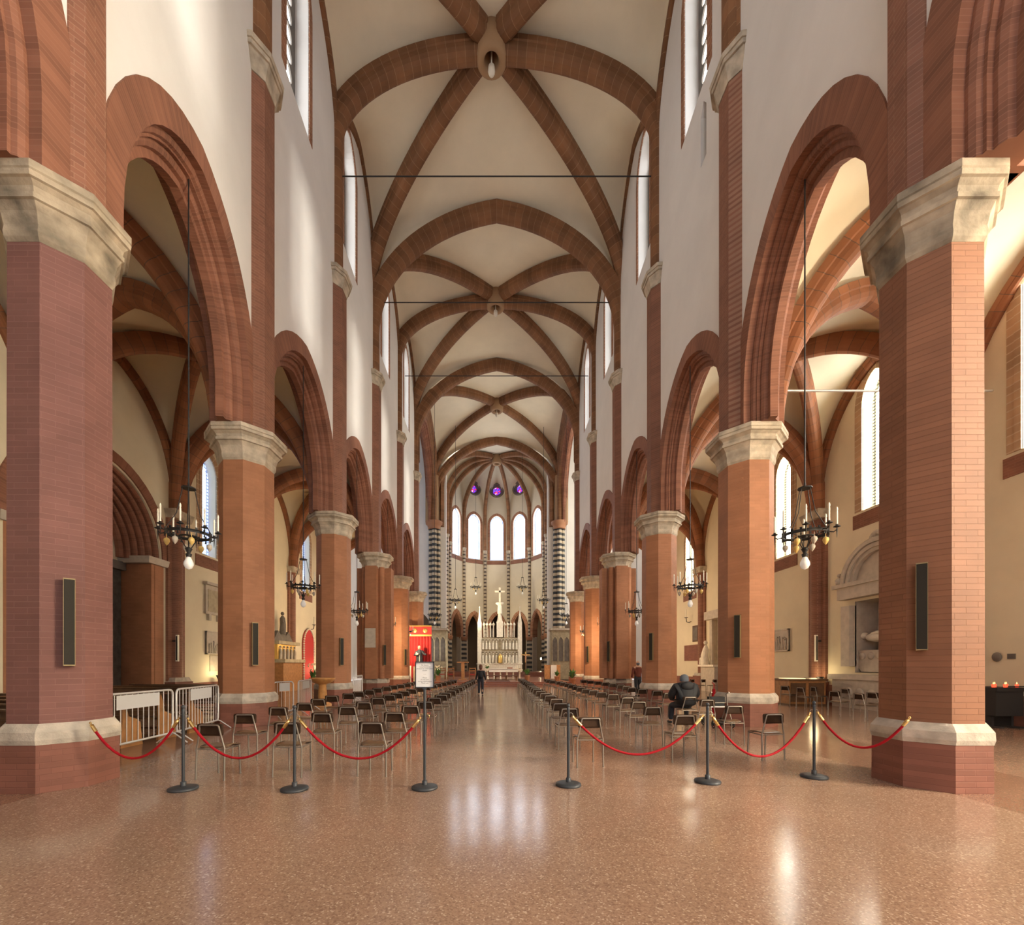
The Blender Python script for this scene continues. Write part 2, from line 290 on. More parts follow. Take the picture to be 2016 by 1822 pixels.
# ------------------------------------------------------------------ geometry helpers
Z = Vector((0, 0, 1))
class MB:
    def __init__(s): s.v = []; s.f = []; s.uv = []; s.sm = []
    def add(s, vs, fs, uvs=None, smooth=False):
        o = len(s.v); s.v += [Vector(p) for p in vs]
        for i, f in enumerate(fs):
            s.f.append([o + k for k in f]); s.sm.append(smooth)
            s.uv.append(uvs[i] if uvs else None)
        return s
    def box(s, c, d, rz=0.0, taper=1.0):
        x, y, z = d[0]/2, d[1]/2, d[2]/2; vs = []
        for k in (-1, 1):
            t = taper if k > 0 else 1.0
            for a, b in ((-1, -1), (1, -1), (1, 1), (-1, 1)):
                px, py = a*x*t, b*y*t
                vs.append((c[0] + px*cos(rz) - py*sin(rz), c[1] + px*sin(rz) + py*cos(rz), c[2] + k*z))
        return s.add(vs, [(0,3,2,1),(4,5,6,7),(0,1,5,4),(1,2,6,5),(2,3,7,6),(3,0,4,7)])
    def tube(s, pts, r, n=8, closed=False, cap=True, smooth=True):
        pts = [Vector(p) for p in pts]; N = len(pts); rings = []
        rr = r if isinstance(r, (list, tuple)) else [r]*N
        prev = None
        for i, p in enumerate(pts):
            a = pts[(i-1) % N] if (closed or i > 0) else p; b = pts[(i+1) % N] if (closed or i < N-1) else p
            t = (b - a); t = t.normalized() if t.length > 1e-9 else Vector((0,0,1))
            if prev is None:
                ref = Vector((0,0,1)) if abs(t.z) < 0.9 else Vector((1,0,0)); u = t.cross(ref).normalized()
            else:
                u = prev - t*prev.dot(t); u = u.normalized() if u.length > 1e-6 else t.orthogonal().normalized()
            prev = u; q = t.cross(u)
            rings.append([p + (u*cos(2*pi*k/n) + q*sin(2*pi*k/n))*rr[i] for k in range(n)])
        vs = [p for rg in rings for p in rg]; fs = []
        for i in range(N if closed else N-1):
            j = (i+1) % N
            for k in range(n): fs.append((i*n+k, i*n+(k+1)%n, j*n+(k+1)%n, j*n+k))
        s.add(vs, fs, smooth=smooth)
        if cap and not closed:
            s.add(rings[0], [tuple(range(n))[::-1]]); s.add(rings[-1], [tuple(range(n))])
        return s
    def cyl(s, p0, p1, r, n=12, r1=None):
        return s.tube([p0, p1], [r, r if r1 is None else r1], n)
    def lathe(s, prof, c=(0,0,0), n=16, phase=0.0, smooth=True, cap=True, apo=False):
        """prof: (radius, z); apo: the radius is the half width across flats"""
        k0 = 1/cos(pi/n) if apo else 1.0
        vs = []
        for r, z in prof:
            for k in range(n):
                a = 2*pi*(k+0.5)/n + phase if apo else 2*pi*k/n + phase
                vs.append((c[0] + r*k0*cos(a), c[1] + r*k0*sin(a), c[2] + z))
        fs = []
        for i in range(len(prof)-1):
            for k in range(n): fs.append((i*n+k, i*n+(k+1)%n, (i+1)*n+(k+1)%n, (i+1)*n+k))
        s.add(vs, fs, smooth=smooth)
        if cap:
            s.add(vs[:n], [tuple(range(n))[::-1]]); s.add(vs[-n:], [tuple(range(n))])
        return s
    def ball(s, c, r, n=12, m=8, sc=(1,1,1)):
        vs = []
        for i in range(m+1):
            t = pi*i/m
            for k in range(n):
                a = 2*pi*k/n; vs.append((c[0]+r*sc[0]*sin(t)*cos(a), c[1]+r*sc[1]*sin(t)*sin(a), c[2]-r*sc[2]*cos(t)))
        return s.add(vs, [(i*n+k, i*n+(k+1)%n, (i+1)*n+(k+1)%n, (i+1)*n+k) for i in range(m) for k in range(n)], smooth=True)
    def sweep(s, pts, ups, sides, prof, caps=True, smooth=False, close_prof=True, scale=None):
        """profile points (side, up) carried along pts; UV u = length in metres"""
        n = len(prof); N = len(pts); vs = []; L = [0.0]
        for i in range(1, N): L.append(L[-1] + (pts[i]-pts[i-1]).length)
        per = [0.0]
        for k in range(1, n+1): per.append(per[-1] + hypot(prof[k % n][0]-prof[k-1][0], prof[k % n][1]-prof[k-1][1]))
        for i in range(N):
            for a, b in prof: vs.append(pts[i] + sides[i]*a + ups[i]*b)
        fs = []; uvs = []
        for i in range(N-1):
            for k in range(n if close_prof else n-1):
                k2 = (k+1) % n
                fs.append((i*n+k, (i+1)*n+k, (i+1)*n+k2, i*n+k2))
                uvs.append(((L[i], per[k]), (L[i+1], per[k]), (L[i+1], per[k+1]), (L[i], per[k+1])))
        s.add(vs, fs, uvs, smooth)
        if caps:
            cu = [[(0.12, 0.0)]*n]; s.add(vs[:n], [tuple(range(n))], cu); s.add(vs[-n:], [tuple(range(n))[::-1]], cu)
        return s
    def panel(s, fr, outer, holes=(), thick=0.0, n0=0.0, back=True, uv=False):
        polys = [[Vector((u, z, 0)) for u, z in p] for p in ([outer] + list(holes))]
        flat = [p for q in polys for p in q]
        tris = tessellate_polygon(polys)
        front = [fr(p.x, p.y, n0) for p in flat]
        uvs = [[(flat[k].x, flat[k].y) for k in t] for t in tris] if uv else None
        s.add(front, [tuple(t) for t in tris], uvs)
        if thick:
            if back: s.add([fr(p.x, p.y, n0-thick) for p in flat], [tuple(reversed(t)) for t in tris])
            for q in polys:
                n = len(q)
                vs = [fr(p.x, p.y, n0) for p in q] + [fr(p.x, p.y, n0-thick) for p in q]
                s.add(vs, [(k, (k+1) % n, n+(k+1) % n, n+k) for k in range(n)])
        return s
    def grid(s, fn, nu, nv, smooth=True):
        vs = [fn(i/nu, j/nv) for i in range(nu+1) for j in range(nv+1)]
        return s.add(vs, [(i*(nv+1)+j, (i+1)*(nv+1)+j, (i+1)*(nv+1)+j+1, i*(nv+1)+j+1) for i in range(nu) for j in range(nv)], smooth=smooth)
    def mesh(s, name, loc=(0,0,0)):
        me = bpy.data.meshes.new(name); l = Vector(loc)
        me.from_pydata([tuple(p - l) for p in s.v], [], s.f)
        if any(u is not None for u in s.uv):
            lay = me.uv_layers.new(name='UVMap'); i = 0
            for f, u in zip(s.f, s.uv):
                for k in range(len(f)):
                    if u is not None: lay.data[i].uv = u[k]
                    i += 1
        for p, sm in zip(me.polygons, s.sm): p.use_smooth = sm
        bm = bmesh.new(); bm.from_mesh(me); bmesh.ops.recalc_face_normals(bm, faces=bm.faces); bm.to_mesh(me); bm.free()
        return me
    def build(s, name, mat, parent=None, local=False):
        loc = (0,0,0)
        if parent is not None and not local: loc = parent.location
        return put(name, s.mesh(name, loc), mat, parent)
def put(name, me, mat, parent=None):
    if mat is not None and not me.materials: me.materials.append(mat if not isinstance(mat, str) else M[mat])
    o = bpy.data.objects.new(name, me); COL.objects.link(o)
    if parent is not None: o.parent = parent
    return o
def tag(o, label, cat, group=None):
    o['label'] = label; o['category'] = cat
    if group: o['group'] = group
    return o
def thing(name, label, cat, loc=(0,0,0), rz=0.0, group=None):
    o = bpy.data.objects.new(name, None); COL.objects.link(o); o.location = loc; o.rotation_euler = (0, 0, rz); o.empty_display_size = 0.2
    return tag(o, label, cat, group)
def struct(o): o['kind'] = 'structure'; return o
def kids(o): return [c for c in bpy.data.objects if c.parent == o]
def dup(o, loc, rz, label, group, children):
    """children: {object: [its children]} taken once from the first of the kind"""
    r = o.copy(); COL.objects.link(r); r.location = loc; r.rotation_euler = (0, 0, rz); r['label'] = label
    if group: r['group'] = group
    for ch, subs in children.items():
        c = ch.copy(); COL.objects.link(c); c.parent = r
        for g in subs:
            d = g.copy(); COL.objects.link(d); d.parent = c
    return r
def tree(o): return {c: kids(c) for c in kids(o)}
def frame(O, U, N):
    O, U, N = Vector(O), Vector(U).normalized(), Vector(N).normalized()
    return lambda u, z, n=0.0: O + U*u + Z*z + N*n
def pf(x, k=0.23):
    """half profile of a slightly pointed arch: 1 at the crown (x=0), 0 at the springing (x=1)"""
    x = min(abs(x), 1.0)
    return sqrt(max(0.0, 1 - ((x+k)/(1+k))**2)) / sqrt(1 - (k/(1+k))**2)
def arch_pts(uc, half, z0, b, zs, k=0.1, n=24):
    p = [(uc-half, zs)]
    for i in range(n+1):
        a = pi*i/n; x = -cos(a); p.append((uc + half*x, z0 + b*pf(x, k)))
    p.append((uc+half, zs)); return p
# ------------------------------------------------------------------ the church: setting
YP = [-7.7, -0.9, 5.93, 11.8, 18.1, 24.4, 30.6, 36.8, 49.2]       # pier lines along the nave
WX = [5.63, 5.63, 5.63, 6.5, 6.7, 6.9, 6.95, 6.95, 7.0]             # clerestory wall face
ZTOP = 28.6
XA = 13.6                                                          # aisle wall face
trim_n = [0]; win_n = [0]
def trim(mb, mat, parent=None):
    trim_n[0] += 1
    return struct(mb.build('trim_%d' % trim_n[0], mat, parent))

# floor, chancel steps
b = MB(); b.box((0, 28, -0.1), (30, 76, 0.2)); struct(b.build('floor', 'floor'))
for k, (y0, z0) in enumerate(((32.0, 0.0), (32.5, 0.1), (33.0, 0.2))):
    b = MB(); b.box((0, (y0 + 48.6)/2, z0 + 0.05), (12.0 - 0.3*k, 48.6 - y0, 0.1)); trim(b, 'redstone')
b = MB(); b.box((0, 54.6, 0.4), (12.9, 11.6, 0.8)); trim(b, 'redstone')
b = MB(); b.box((0.1, 36.0, 0.306), (1.9, 5.5, 0.012)); tag(b.build('carpet_runner', 'carpet'), 'dark red carpet laid on the chancel floor before the altar table', 'carpet')

def win_pts(uc, half, zs, zsp, za, k=0.25, n=18):
    p = [(uc-half, zs)] + [(uc - half*cos(pi*i/n), zsp + (za-zsp)*pf(cos(pi*i/n), k)) for i in range(n+1)] + [(uc+half, zs)]
    return p
def window(fr, uc, half, zs, zsp, za, pane_n, glass, border=None, tracery=False, tw=0.28, sill=True, proud=0.05, mat='trim'):
    """brick surround on the wall face, pane in the depth of the reveal"""
    win_n[0] += 1
    o = win_pts(uc, half, zs, zsp, za)
    pts = [fr(u, z) for u, z in o]; side = fr(0, 0, 1) - fr(0, 0, 0); ups = []
    for i in range(len(pts)):
        t = (pts[min(i+1, len(pts)-1)] - pts[max(i-1, 0)]).normalized(); ups.append(side.cross(t)*-1 if (side.cross(t)).dot(pts[i]-fr(uc, (zs+zsp)/2)) < 0 else side.cross(t))
    b = MB(); b.sweep(pts, ups, [side]*len(pts), [(-0.02, 0), (proud, 0.0), (proud, tw*0.45), (proud*0.4, tw*0.5), (proud*0.4, tw), (-0.02, tw)])
    root = struct(b.build('window_%d' % win_n[0], mat))
    if sill:
        b = MB(); b.panel(fr, [(uc-half-tw*1.2, zs-0.62), (uc+half+tw*1.2, zs-0.62), (uc+half+tw*1.2, zs-0.10), (uc-half-tw*1.2, zs-0.10)], thick=0.06, n0=proud*0.8)
        b.build('sill_band', 'wallbrick', root)
    if border:
        b = MB(); i2 = win_pts(uc, half-0.13, zs+0.16, zsp, za-0.13)
        b.panel(fr, o, [i2], n0=pane_n, uv=True); b.build('border_glass', border, root)
        b = MB(); b.panel(fr, i2, n0=pane_n-0.01, uv=True); b.build('pane', glass, root)
    else:
        b = MB(); b.panel(fr, o, n0=pane_n - (0.05 if tracery else 0), uv=True); b.build('pane', glass, root)
    if tracery:
        holes = []; z = zs + 0.34; r = 0.185 * half/0.62
        while z < za - 0.45:
            for du in (-0.26*half/0.62, 0.26*half/0.62):
                if z > zsp and abs(du)+r > half*0.9*pf(0, 0.2)*sqrt(max(0, 1-((z-zsp)/(za-zsp))**2)): continue
                holes.append([(uc+du+r*cos(2*pi*k/14), z + r*1.1*sin(2*pi*k/14)) for k in range(14)])
            z += 0.47 * half/0.62
        b = MB(); b.panel(fr, o, holes, thick=0.06, n0=pane_n+0.02); b.build('tracery', 'dark_stone', root)
    return root

# nave walls over the arcades
for sd, sx in (('left', -1), ('right', 1)):
    wall = MB()
    for i in range(len(YP)-1):
        p = Vector((sx*WX[i], YP[i], 0)); q = Vector((sx*WX[i+1], YP[i+1], 0)); L = (q-p).length
        U = (q-p).normalized(); N = Vector((U.y, -U.x, 0)) * (1 if sx < 0 else -1); fr = frame(p, U, N)
        uc = L/2
        if i < 7:
            half = 2.80 if i == 2 else (3.05 if i > 2 else 3.3); z0 = 8.67 if i != 2 else 8.5; bb = 3.98 if i != 2 else 3.75; zs = 7.75
        else:
            half, z0, bb, zs = 6.0, 19.0, 7.0, 17.6
        arc = arch_pts(uc, half, z0, bb, zs, 0.10)
        hole = arch_pts(uc, half-0.42, z0, bb-0.42, zs, 0.10)
        zb_ = zs if i < 7 else 17.6
        outer = [(0, zb_)] + hole + [(L, zb_), (L, ZTOP), (0, ZTOP)]
        holes = []
        uw = {3: 2.5, 4: 1.75, 5: 2.4, 6: 2.6}.get(i, L/2)
        wins = [(uw, 0.88, 20.1, 24.6, 25.9)] if i < 7 else []
        for wd in wins: holes.append(win_pts(*wd))
        if i == 3 and sx > 0: slit = [(1.7, 17.6), (2.1, 17.6), (2.1, 19.2), (1.9, 19.5), (1.7, 19.2)]; holes.append(slit)
        wall.panel(fr, outer, holes, thick=0.9)
        for wd in wins: window(fr, *wd, pane_n=-0.5, glass=G_NAVE, tracery=(i < 7), tw=0.30, sill=False, proud=0.03)
        if i == 3 and sx > 0:
            bb2 = MB(); bb2.panel(fr, slit, n0=-0.3); trim(bb2, 'dark_stone')
        # moulded arch: broad flat order, two rolls, inner order
        if i >= 1:
            pts = [fr(u, z) for u, z in arc]; cen = fr(uc, z0 - 1.5); ups = []
            for k in range(len(pts)):
                t = (pts[min(k+1, len(pts)-1)] - pts[max(k-1, 0)]).normalized(); nn = N.cross(t)
                ups.append(nn if nn.dot(pts[k]-cen) > 0 else -nn)
            ups[0] = -U; ups[-1] = U
            W_ = 0.9
            prof = [(0.03, 0), (0.03, -0.50), (-0.13, -0.50), (-0.13, -0.54), (-0.16, -0.60), (-0.22, -0.62), (-0.22, -0.66), (-0.30, -0.66), (-0.30, -0.71), (-0.34, -0.77), (-0.42, -0.79), (-0.42, -0.92),
                    (-W_+0.30, -0.92), (-W_+0.30, -0.79), (-W_+0.22, -0.70), (-W_+0.13, -0.60), (-W_+0.13, -0.50), (-W_-0.03, -0.50), (-W_-0.03, 0)]
            ab = MB(); ab.sweep(pts, ups, [N]*len(pts), prof, caps=True)
            trim(ab, 'arch')
    struct(wall.build('wall_' + sd, 'plaster'))

# ------------------------------------------------------------------ vaults
def rib_profile(w, dn, up=0.12):
    return [(-w/2, up), (-w/2, -dn*0.18), (-w*0.43, -dn*0.24), (-w*0.43, -dn*0.55), (-w*0.36, -dn*0.80), (-w*0.2, -dn*0.96), (0, -dn),
            (w*0.2, -dn*0.96), (w*0.36, -dn*0.80), (w*0.43, -dn*0.55), (w*0.43, -dn*0.24), (w/2, -dn*0.18), (w/2, up)]
def half_rib(P, K, zs, z0, zc, w, dn, mat, stop=0.06, n=20):
    P = Vector((P[0], P[1], 0)); K = Vector((K[0], K[1], 0)); d = (K-P); d.normalize(); side = Z.cross(d)
    path = [Vector((P.x, P.y, zs + (z0-zs)*i/3)) for i in range(3)]
    for i in range(n+1):
        a = (pi/2)*i/n; t = cos(a)
        if t < stop: t = stop
        q = K + (P-K)*t; path.append(Vector((q.x, q.y, z0 + (zc-z0)*sin(a))))
    return rib_sweep(path, side, w, dn, mat)
def rib_sweep(path, side, w, dn, mat):
    ups = []
    for i in range(len(path)):
        t = (path[min(i+1, len(path)-1)] - path[max(i-1, 0)]).normalized(); ups.append(t.cross(side).normalized())
    b = MB(); b.sweep(path, ups, [side]*len(path), rib_profile(w, dn)); return trim(b, mat)
def edge_rib(P, Q, zs, z0, za, w, dn, mat, k=0.23, n=40):
    P = Vector((P[0], P[1], 0)); Q = Vector((Q[0], Q[1], 0)); d = (Q-P).normalized(); side = Z.cross(d)
    path = [Vector((P.x, P.y, zs + (z0-zs)*i/3)) for i in range(3)]
    for i in range(n+1):
        x = -cos(pi*i/n); q = P + (Q-P)*((x+1)/2); path.append(Vector((q.x, q.y, z0 + (za-z0)*pf(x, k))))
    path += [Vector((Q.x, Q.y, zs + (z0-zs)*i/3)) for i in (2, 1, 0)]
    return rib_sweep(path, side, w, dn, mat)
def web(mb, K, zc, corners, apex, ks, lift=0.10, n=16):
    N = len(corners); K2 = Vector((K[0], K[1], 0))
    for i in range(N):
        if apex[i] is None: continue
        P, Q = corners[i], corners[(i+1) % N]; P2 = Vector((P[0], P[1], 0)); Q2 = Vector((Q[0], Q[1], 0))
        def fn(s, v, P=P, Q=Q, P2=P2, Q2=Q2, i=i):
            s = sin(s*pi/2); v = (1 - cos(pi*v))/2
            q = K2 + ((P2*(1-v) + Q2*v) - K2)*s; zl = P[2]*(1-v) + Q[2]*v
            zb = zl + (zc-zl)*sqrt(max(0, 1-s*s)); rg = zc + (apex[i]-zc)*s
            return Vector((q.x, q.y, zb + (rg-zb)*pf(2*v-1, ks[i]) + lift))
        mb.grid(fn, n, n)
ZS, ZD, ZL, ZC = 18.0, 22.6, 23.5, 27.8
def nave_x(y):
    return 5.62 if y < 6 else (6.38 if y < 12 else (6.58 if y < 19 else 6.82))
ceil_ = MB()
def rib_x(p): return (p[0] + (0.45 if p[0] > 0 else -0.45), p[1])
def six(a, m, c, kx=0.0):
    ya, ym, yc = YP[a], YP[m], YP[c]; K = (kx, ym)
    co = [(-nave_x(ya), ya, ZD), (nave_x(ya), ya, ZD), (nave_x(ym), ym, ZL), (nave_x(yc), yc, ZD), (-nave_x(yc), yc, ZD), (-nave_x(ym), ym, ZL)]
    web(ceil_, K, ZC, co, [27.45, 27.2, 27.2, 27.45, 27.2, 27.2], [0.23, .3, .3, .23, .3, .3])
    for j, p in enumerate(co):
        half_rib(rib_x(p), K, ZS-0.2, p[2], (ZC-0.05 if abs(p[1]-ym) > 0.1 else ZC-0.3), 0.74, 0.56, 'rib')
    for j in (1, 2, 4, 5):
        p, q = co[j], co[(j+1) % 6]
        edge_rib((p[0]*1.015, p[1]), (q[0]*1.015, q[1]), 20, (p[2]+q[2])/2, 27.15, 0.24, 0.22, 'rib', k=0.3)
six(1, 2, 3); six(3, 4, 5, -0.22); six(5, 6, 7, -0.08)
K = (0, (YP[7]+YP[8])/2)
co = [(-6.82, YP[7], ZD), (6.82, YP[7], ZD), (6.9, YP[8], ZD), (-6.9, YP[8], ZD)]
web(ceil_, K, ZC, co, [27.45, 27.0, 27.3, 27.0], [.23, .3, .23, .3])
for p in co: half_rib(rib_x(p), K, ZS-0.2, ZD, ZC-0.05, 0.74, 0.56, 'rib')
for j in (1, 3): edge_rib(co[j], co[(j+1) % 4], 19, ZD, 27.0, 0.5, 0.4, 'rib', k=0.3)
co = [(-5.75, YP[0], 21.), (5.75, YP[0], 21.), (5.75, YP[1], ZD), (-5.75, YP[1], ZD)]
web(ceil_, (0, -4.3), ZC, co, [27.4]*4, [.23]*4)
for i, y in enumerate((YP[1], YP[3], YP[5], YP[7], YP[8])):
    edge_rib((-nave_x(y)-0.48, y), (nave_x(y)+0.48, y), ZS-0.2, 20.46, 27.4, 0.84, 0.66, 'rib')
# apse
AC = Vector((0, 54.3, 0)); AR = 6.2
ac = [(-6.38, YP[8], 22.)] + [(AR/cos(pi/12)*sin(radians(t)), AC.y + AR/cos(pi/12)*cos(radians(t)), 22.0) for t in (-105, -75, -45, -15, 15, 45, 75, 105)] + [(6.38, YP[8], 22.)]
apse_c = MB(); web(apse_c, (0, AC.y), 27.9, ac, [27.0]*9 + [27.3], [.3]*9 + [.23], n=12)
for p in ac: half_rib(p, (0, AC.y), 17.4, p[2], 27.75, 0.46, 0.42, 'rib', stop=0.1)
struct(ceil_.build('ceiling', 'vault')); struct(apse_c.build('ceiling', 'apse'))
# ring bosses
for (bx, by, bz, hole) in ((-0.22, YP[4], 27.7, 1), (-0.08, YP[6], 27.7, 1), (0, 43.0, 27.7, 1), (0, YP[2], 27.7, 1), (0, AC.y, 27.7, 0)):
    b = MB(); R = 0.64 if hole else 0.6
    b.lathe([(0.30, 0.3), (0.30, -0.75), (0.36, -0.85), (R-0.1, -0.85), (R, -0.72), (R, 0.2), (0.30, 0.3)], (bx, by, bz), 24, cap=False)
    r = trim(b, 'rib')
    if hole:
        p = MB(); p.cyl((bx, by, bz+0.3), (bx, by, bz-0.95), 0.03, 8)
        p.lathe([(0.05, 0.12), (0.13, 0.05), (0.15, -0.18), (0.10, -0.30), (0.03, -0.34)], (bx, by, bz-1.05), 12); p.build('pendant', 'marble', r)
        l = MB(); l.panel(lambda u, z, n: Vector((bx+u, by+z, bz+0.28)), [(0.4*cos(k*pi/8), 0.4*sin(k*pi/8)) for k in range(16)]); l.build('hatch', 'black', r)

# ------------------------------------------------------------------ aisles
YO = [-7.7, -0.9, 5.93, 12.7, 18.2, 23.2, 28.5, 35.0, 42.0, 49.2]
YI = [-7.7, -0.9, 5.93, 11.8, 18.1, 24.4, 30.6, 36.8, 43.0, 49.2]
XI = [6.3, 6.3, 6.3, 7.35, 7.35, 7.35, 7.35, 7.35, 7.35, 7.35]
for sd, sx in (('left', -1), ('right', 1)):
    fr = frame((sx*XA, -7.7, 0), (0, 1, 0), (-sx, 0, 0)); L = 36.8 + 7.7
    Y = lambda y: y + 7.7
    wm = MB(); outer = [(0, 0), (L, 0), (L, 14.2), (0, 14.2)]; holes = []; wins = []
    if sx > 0:
        wins = [(Y(10.55), 0.62, 7.2, 11.6, 12.7), (Y(15.50), 0.55, 7.35, 11.2, 12.25), (Y(20.45), 0.52, 6.75, 10.5, 11.45), (Y(30.4), 0.6, 6.8, 10.3, 11.3), (Y(0.6), 1.7, 2.4, 10.2, 12.0)]
    else:
        wins = [(Y(20.4), 0.52, 6.75, 10.4, 11.4), (Y(30.75), 0.6, 6.8, 10.3, 11.3)]
    holes = [win_pts(*w_) for w_ in wins]
    if sx > 0: holes.append([(Y(14.07), 1.32), (Y(16.34), 1.32), (Y(16.34), 4.0), (Y(14.07), 4.0)])      # niche of the wall tomb
    if sx < 0: dp = arch_pts(Y(14.75), 2.75, 5.8, 3.0, 0.0, 0.02); 
    outer2 = outer if sx > 0 else [(0, 0)] + dp + [(L, 0), (L, 14.2), (0, 14.2)]
    wm.panel(fr, outer2, holes, thick=0.9)
    struct(wm.build('wall_%s_aisle' % sd, 'aisle'))
    for w_ in wins:
        window(fr, *w_, pane_n=-0.38, glass=((G_NEAR if w_[1] > 1 else G_AISLE_R) if sx > 0 else G_AISLE_L), border=(G_WARM if sx > 0 else G_EDGE), tw=0.34, proud=0.04, mat='trim_pale')
    am = MB()
    for i in range(7):
        K = ((sx*(XI[i]+XI[i+1])/2 + sx*(XA))/2, (YI[i]+YI[i+1]+YO[i]+YO[i+1])/4)
        co = [(sx*XI[i], YI[i], 8.0), (sx*XI[i+1], YI[i+1], 8.0), (sx*XA, YO[i+1], 8.3), (sx*XA, YO[i], 8.3)]
        web(am, K, 12.75, co, [12.5, 12.3, 12.7, 12.3], [.2, .23, .23, .23], lift=0.08, n=12)
        if 1 <= i <= 7:
            for p in co: half_rib((p[0]-sx*0.05 if abs(p[0]) > 10 else p[0], p[1]), K, 7.75, p[2], 12.7, 0.46, 0.42, 'aisle_rib', stop=0.03, n=14)
            edge_rib(co[1], co[2], 7.75, 8.1, 12.25, 0.62, 0.42, 'aisle_rib', n=24)
            edge_rib((sx*(XA-0.04), YO[i]), (sx*(XA-0.04), YO[i+1]), 7.75, 8.3, 12.65, 0.26, 0.2, 'aisle_rib', n=24)
    struct(am.build('ceiling', 'aisle'))
    # brick responds on the outer wall
    for j, y in enumerate(YO[2:8]):
        b = MB(); b.tube([(sx*(XA-0.02), y, 0.9), (sx*(XA-0.02), y, 8.0)], 0.30, 8); b.box((sx*(XA-0.03), y, 4.4), (0.16, 0.95, 7.0))
        r = trim(b, 'wallbrick')
        b = MB(); b.box((sx*(XA-0.1), y, 7.85), (0.62, 0.95, 0.34), taper=1.2); b.build('capital', 'stone', r)
        b = MB(); b.box((sx*(XA-0.1), y, 0.45), (0.66, 1.05, 0.9)); b.build('plinth', 'brick_low', r)
        b = MB(); b.box((sx*(XA-0.1), y, 0.98), (0.62, 1.0, 0.2), taper=0.8); b.build('moulding', 'band', r)
    b = MB()
    for y0, y1 in (((-7.7, 36.8),) if sx > 0 else ((-7.7, 11.6), (17.9, 36.8))): b.box((sx*(XA-0.03), (y0+y1)/2, 0.4), (0.06, y1-y0, 0.8))
    o = struct(b.build('baseboard_' + sd, 'brick_low'))
    # ends of the aisles
    fr = frame((sx*7.0, 49.4, 0), (sx, 0, 0), (0, -1, 0))
    tw_ = (5.2, 0.75, 8.0, 12.0, 13.2)
    b = MB(); b.panel(fr, [(-1.2, 0), (0.3, 0)] + arch_pts(1.7, 1.3, 5.0, 2.6, 0, 0.3) + [(9, 0), (9, 28.6), (-1.2, 28.6)], [win_pts(*tw_)], thick=0.5); struct(b.build('wall_%s_transept' % sd, 'plaster'))
    window(fr, *tw_, pane_n=-0.3, glass=G_AISLE_L, tw=0.35)
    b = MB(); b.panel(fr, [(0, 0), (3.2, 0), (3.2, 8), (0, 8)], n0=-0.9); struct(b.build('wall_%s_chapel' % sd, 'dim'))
    fr = frame((sx*15.4, 36.8, 0), (0, 1, 0), (-sx, 0, 0)); tw_ = (6.2, 1.6, 9.0, 20.0, 23.0)
    b = MB(); b.panel(fr, [(0, 0), (12.6, 0), (12.6, 28.6), (0, 28.6)], [win_pts(*tw_)], thick=0.5); struct(b.build('wall_%s_transept' % sd, 'plaster'))
    window(fr, *tw_, pane_n=-0.3, glass=(G_TRANS if sx > 0 else G_AISLE_L), tw=0.35)
    b = MB(); b.box((sx*11.4, 36.9, 21.4), (8.0, 0.4, 14.4)); b.box((sx*11.2, 43, 28.7), (8.6, 12.8, 0.2)); struct(b.build('wall_%s_transept' % sd, 'plaster'))
    edge_rib((sx*7.1, 37.4), (sx*7.1, 48.7), 17.6, 19.5, 26.4, 0.7, 0.5, 'rib', k=0.25)

# west front behind the visitor: rose window, doorway, aisle windows, added light opening
fr = frame((-14.5, -7.7, 0), (1, 0, 0), (0, 1, 0))
def circ(u, z, r, n=28): return [(u + r*cos(2*pi*k/n), z + r*sin(2*pi*k/n)) for k in range(n)]
wh = [circ(14.5, 20.0, 3.2), win_pts(17.3, 2.1, 1.0, 11.0, 13.5), win_pts(24.8, 2.3, 1.6, 10.4, 12.4), win_pts(4.4, 1.6, 5.0, 9.8, 11.4)]  # second opening is unseen, added off-centre to throw light on chosen left pillars
door = arch_pts(13.0, 1.4, 4.5, 1.5, 0.0, 0.1)
b = MB(); b.panel(fr, [(0, 0)] + door + [(29, 0), (29, 30), (0, 30)], wh, thick=0.8); struct(b.build('wall_west', 'plaster'))
for q in wh[1:2] + wh[3:]:
    win_n[0] += 1; b = MB(); b.panel(fr, q, n0=-0.5, uv=True); struct(b.build('window_%d' % win_n[0], G_AISLE_L))
win_n[0] += 1; b = MB(); b.panel(fr, wh[0], n0=-0.5, uv=True); struct(b.build('window_%d' % win_n[0], glass_mat('west_rose_glass', (0.95, 0.96, 1.0), 7.0, clear=0.0, lead=(0.4, 0.4), leadw=0.03)))
wg = glass_mat('west_clear_glass', (1.0, 0.86, 0.68), 5.0, clear=0.1, lead=(0.5, 0.5), leadw=0.03)
for q in wh[2:3]:
    win_n[0] += 1; b = MB(); b.panel(fr, q, n0=-0.5, uv=True); struct(b.build('window_%d' % win_n[0], wg))

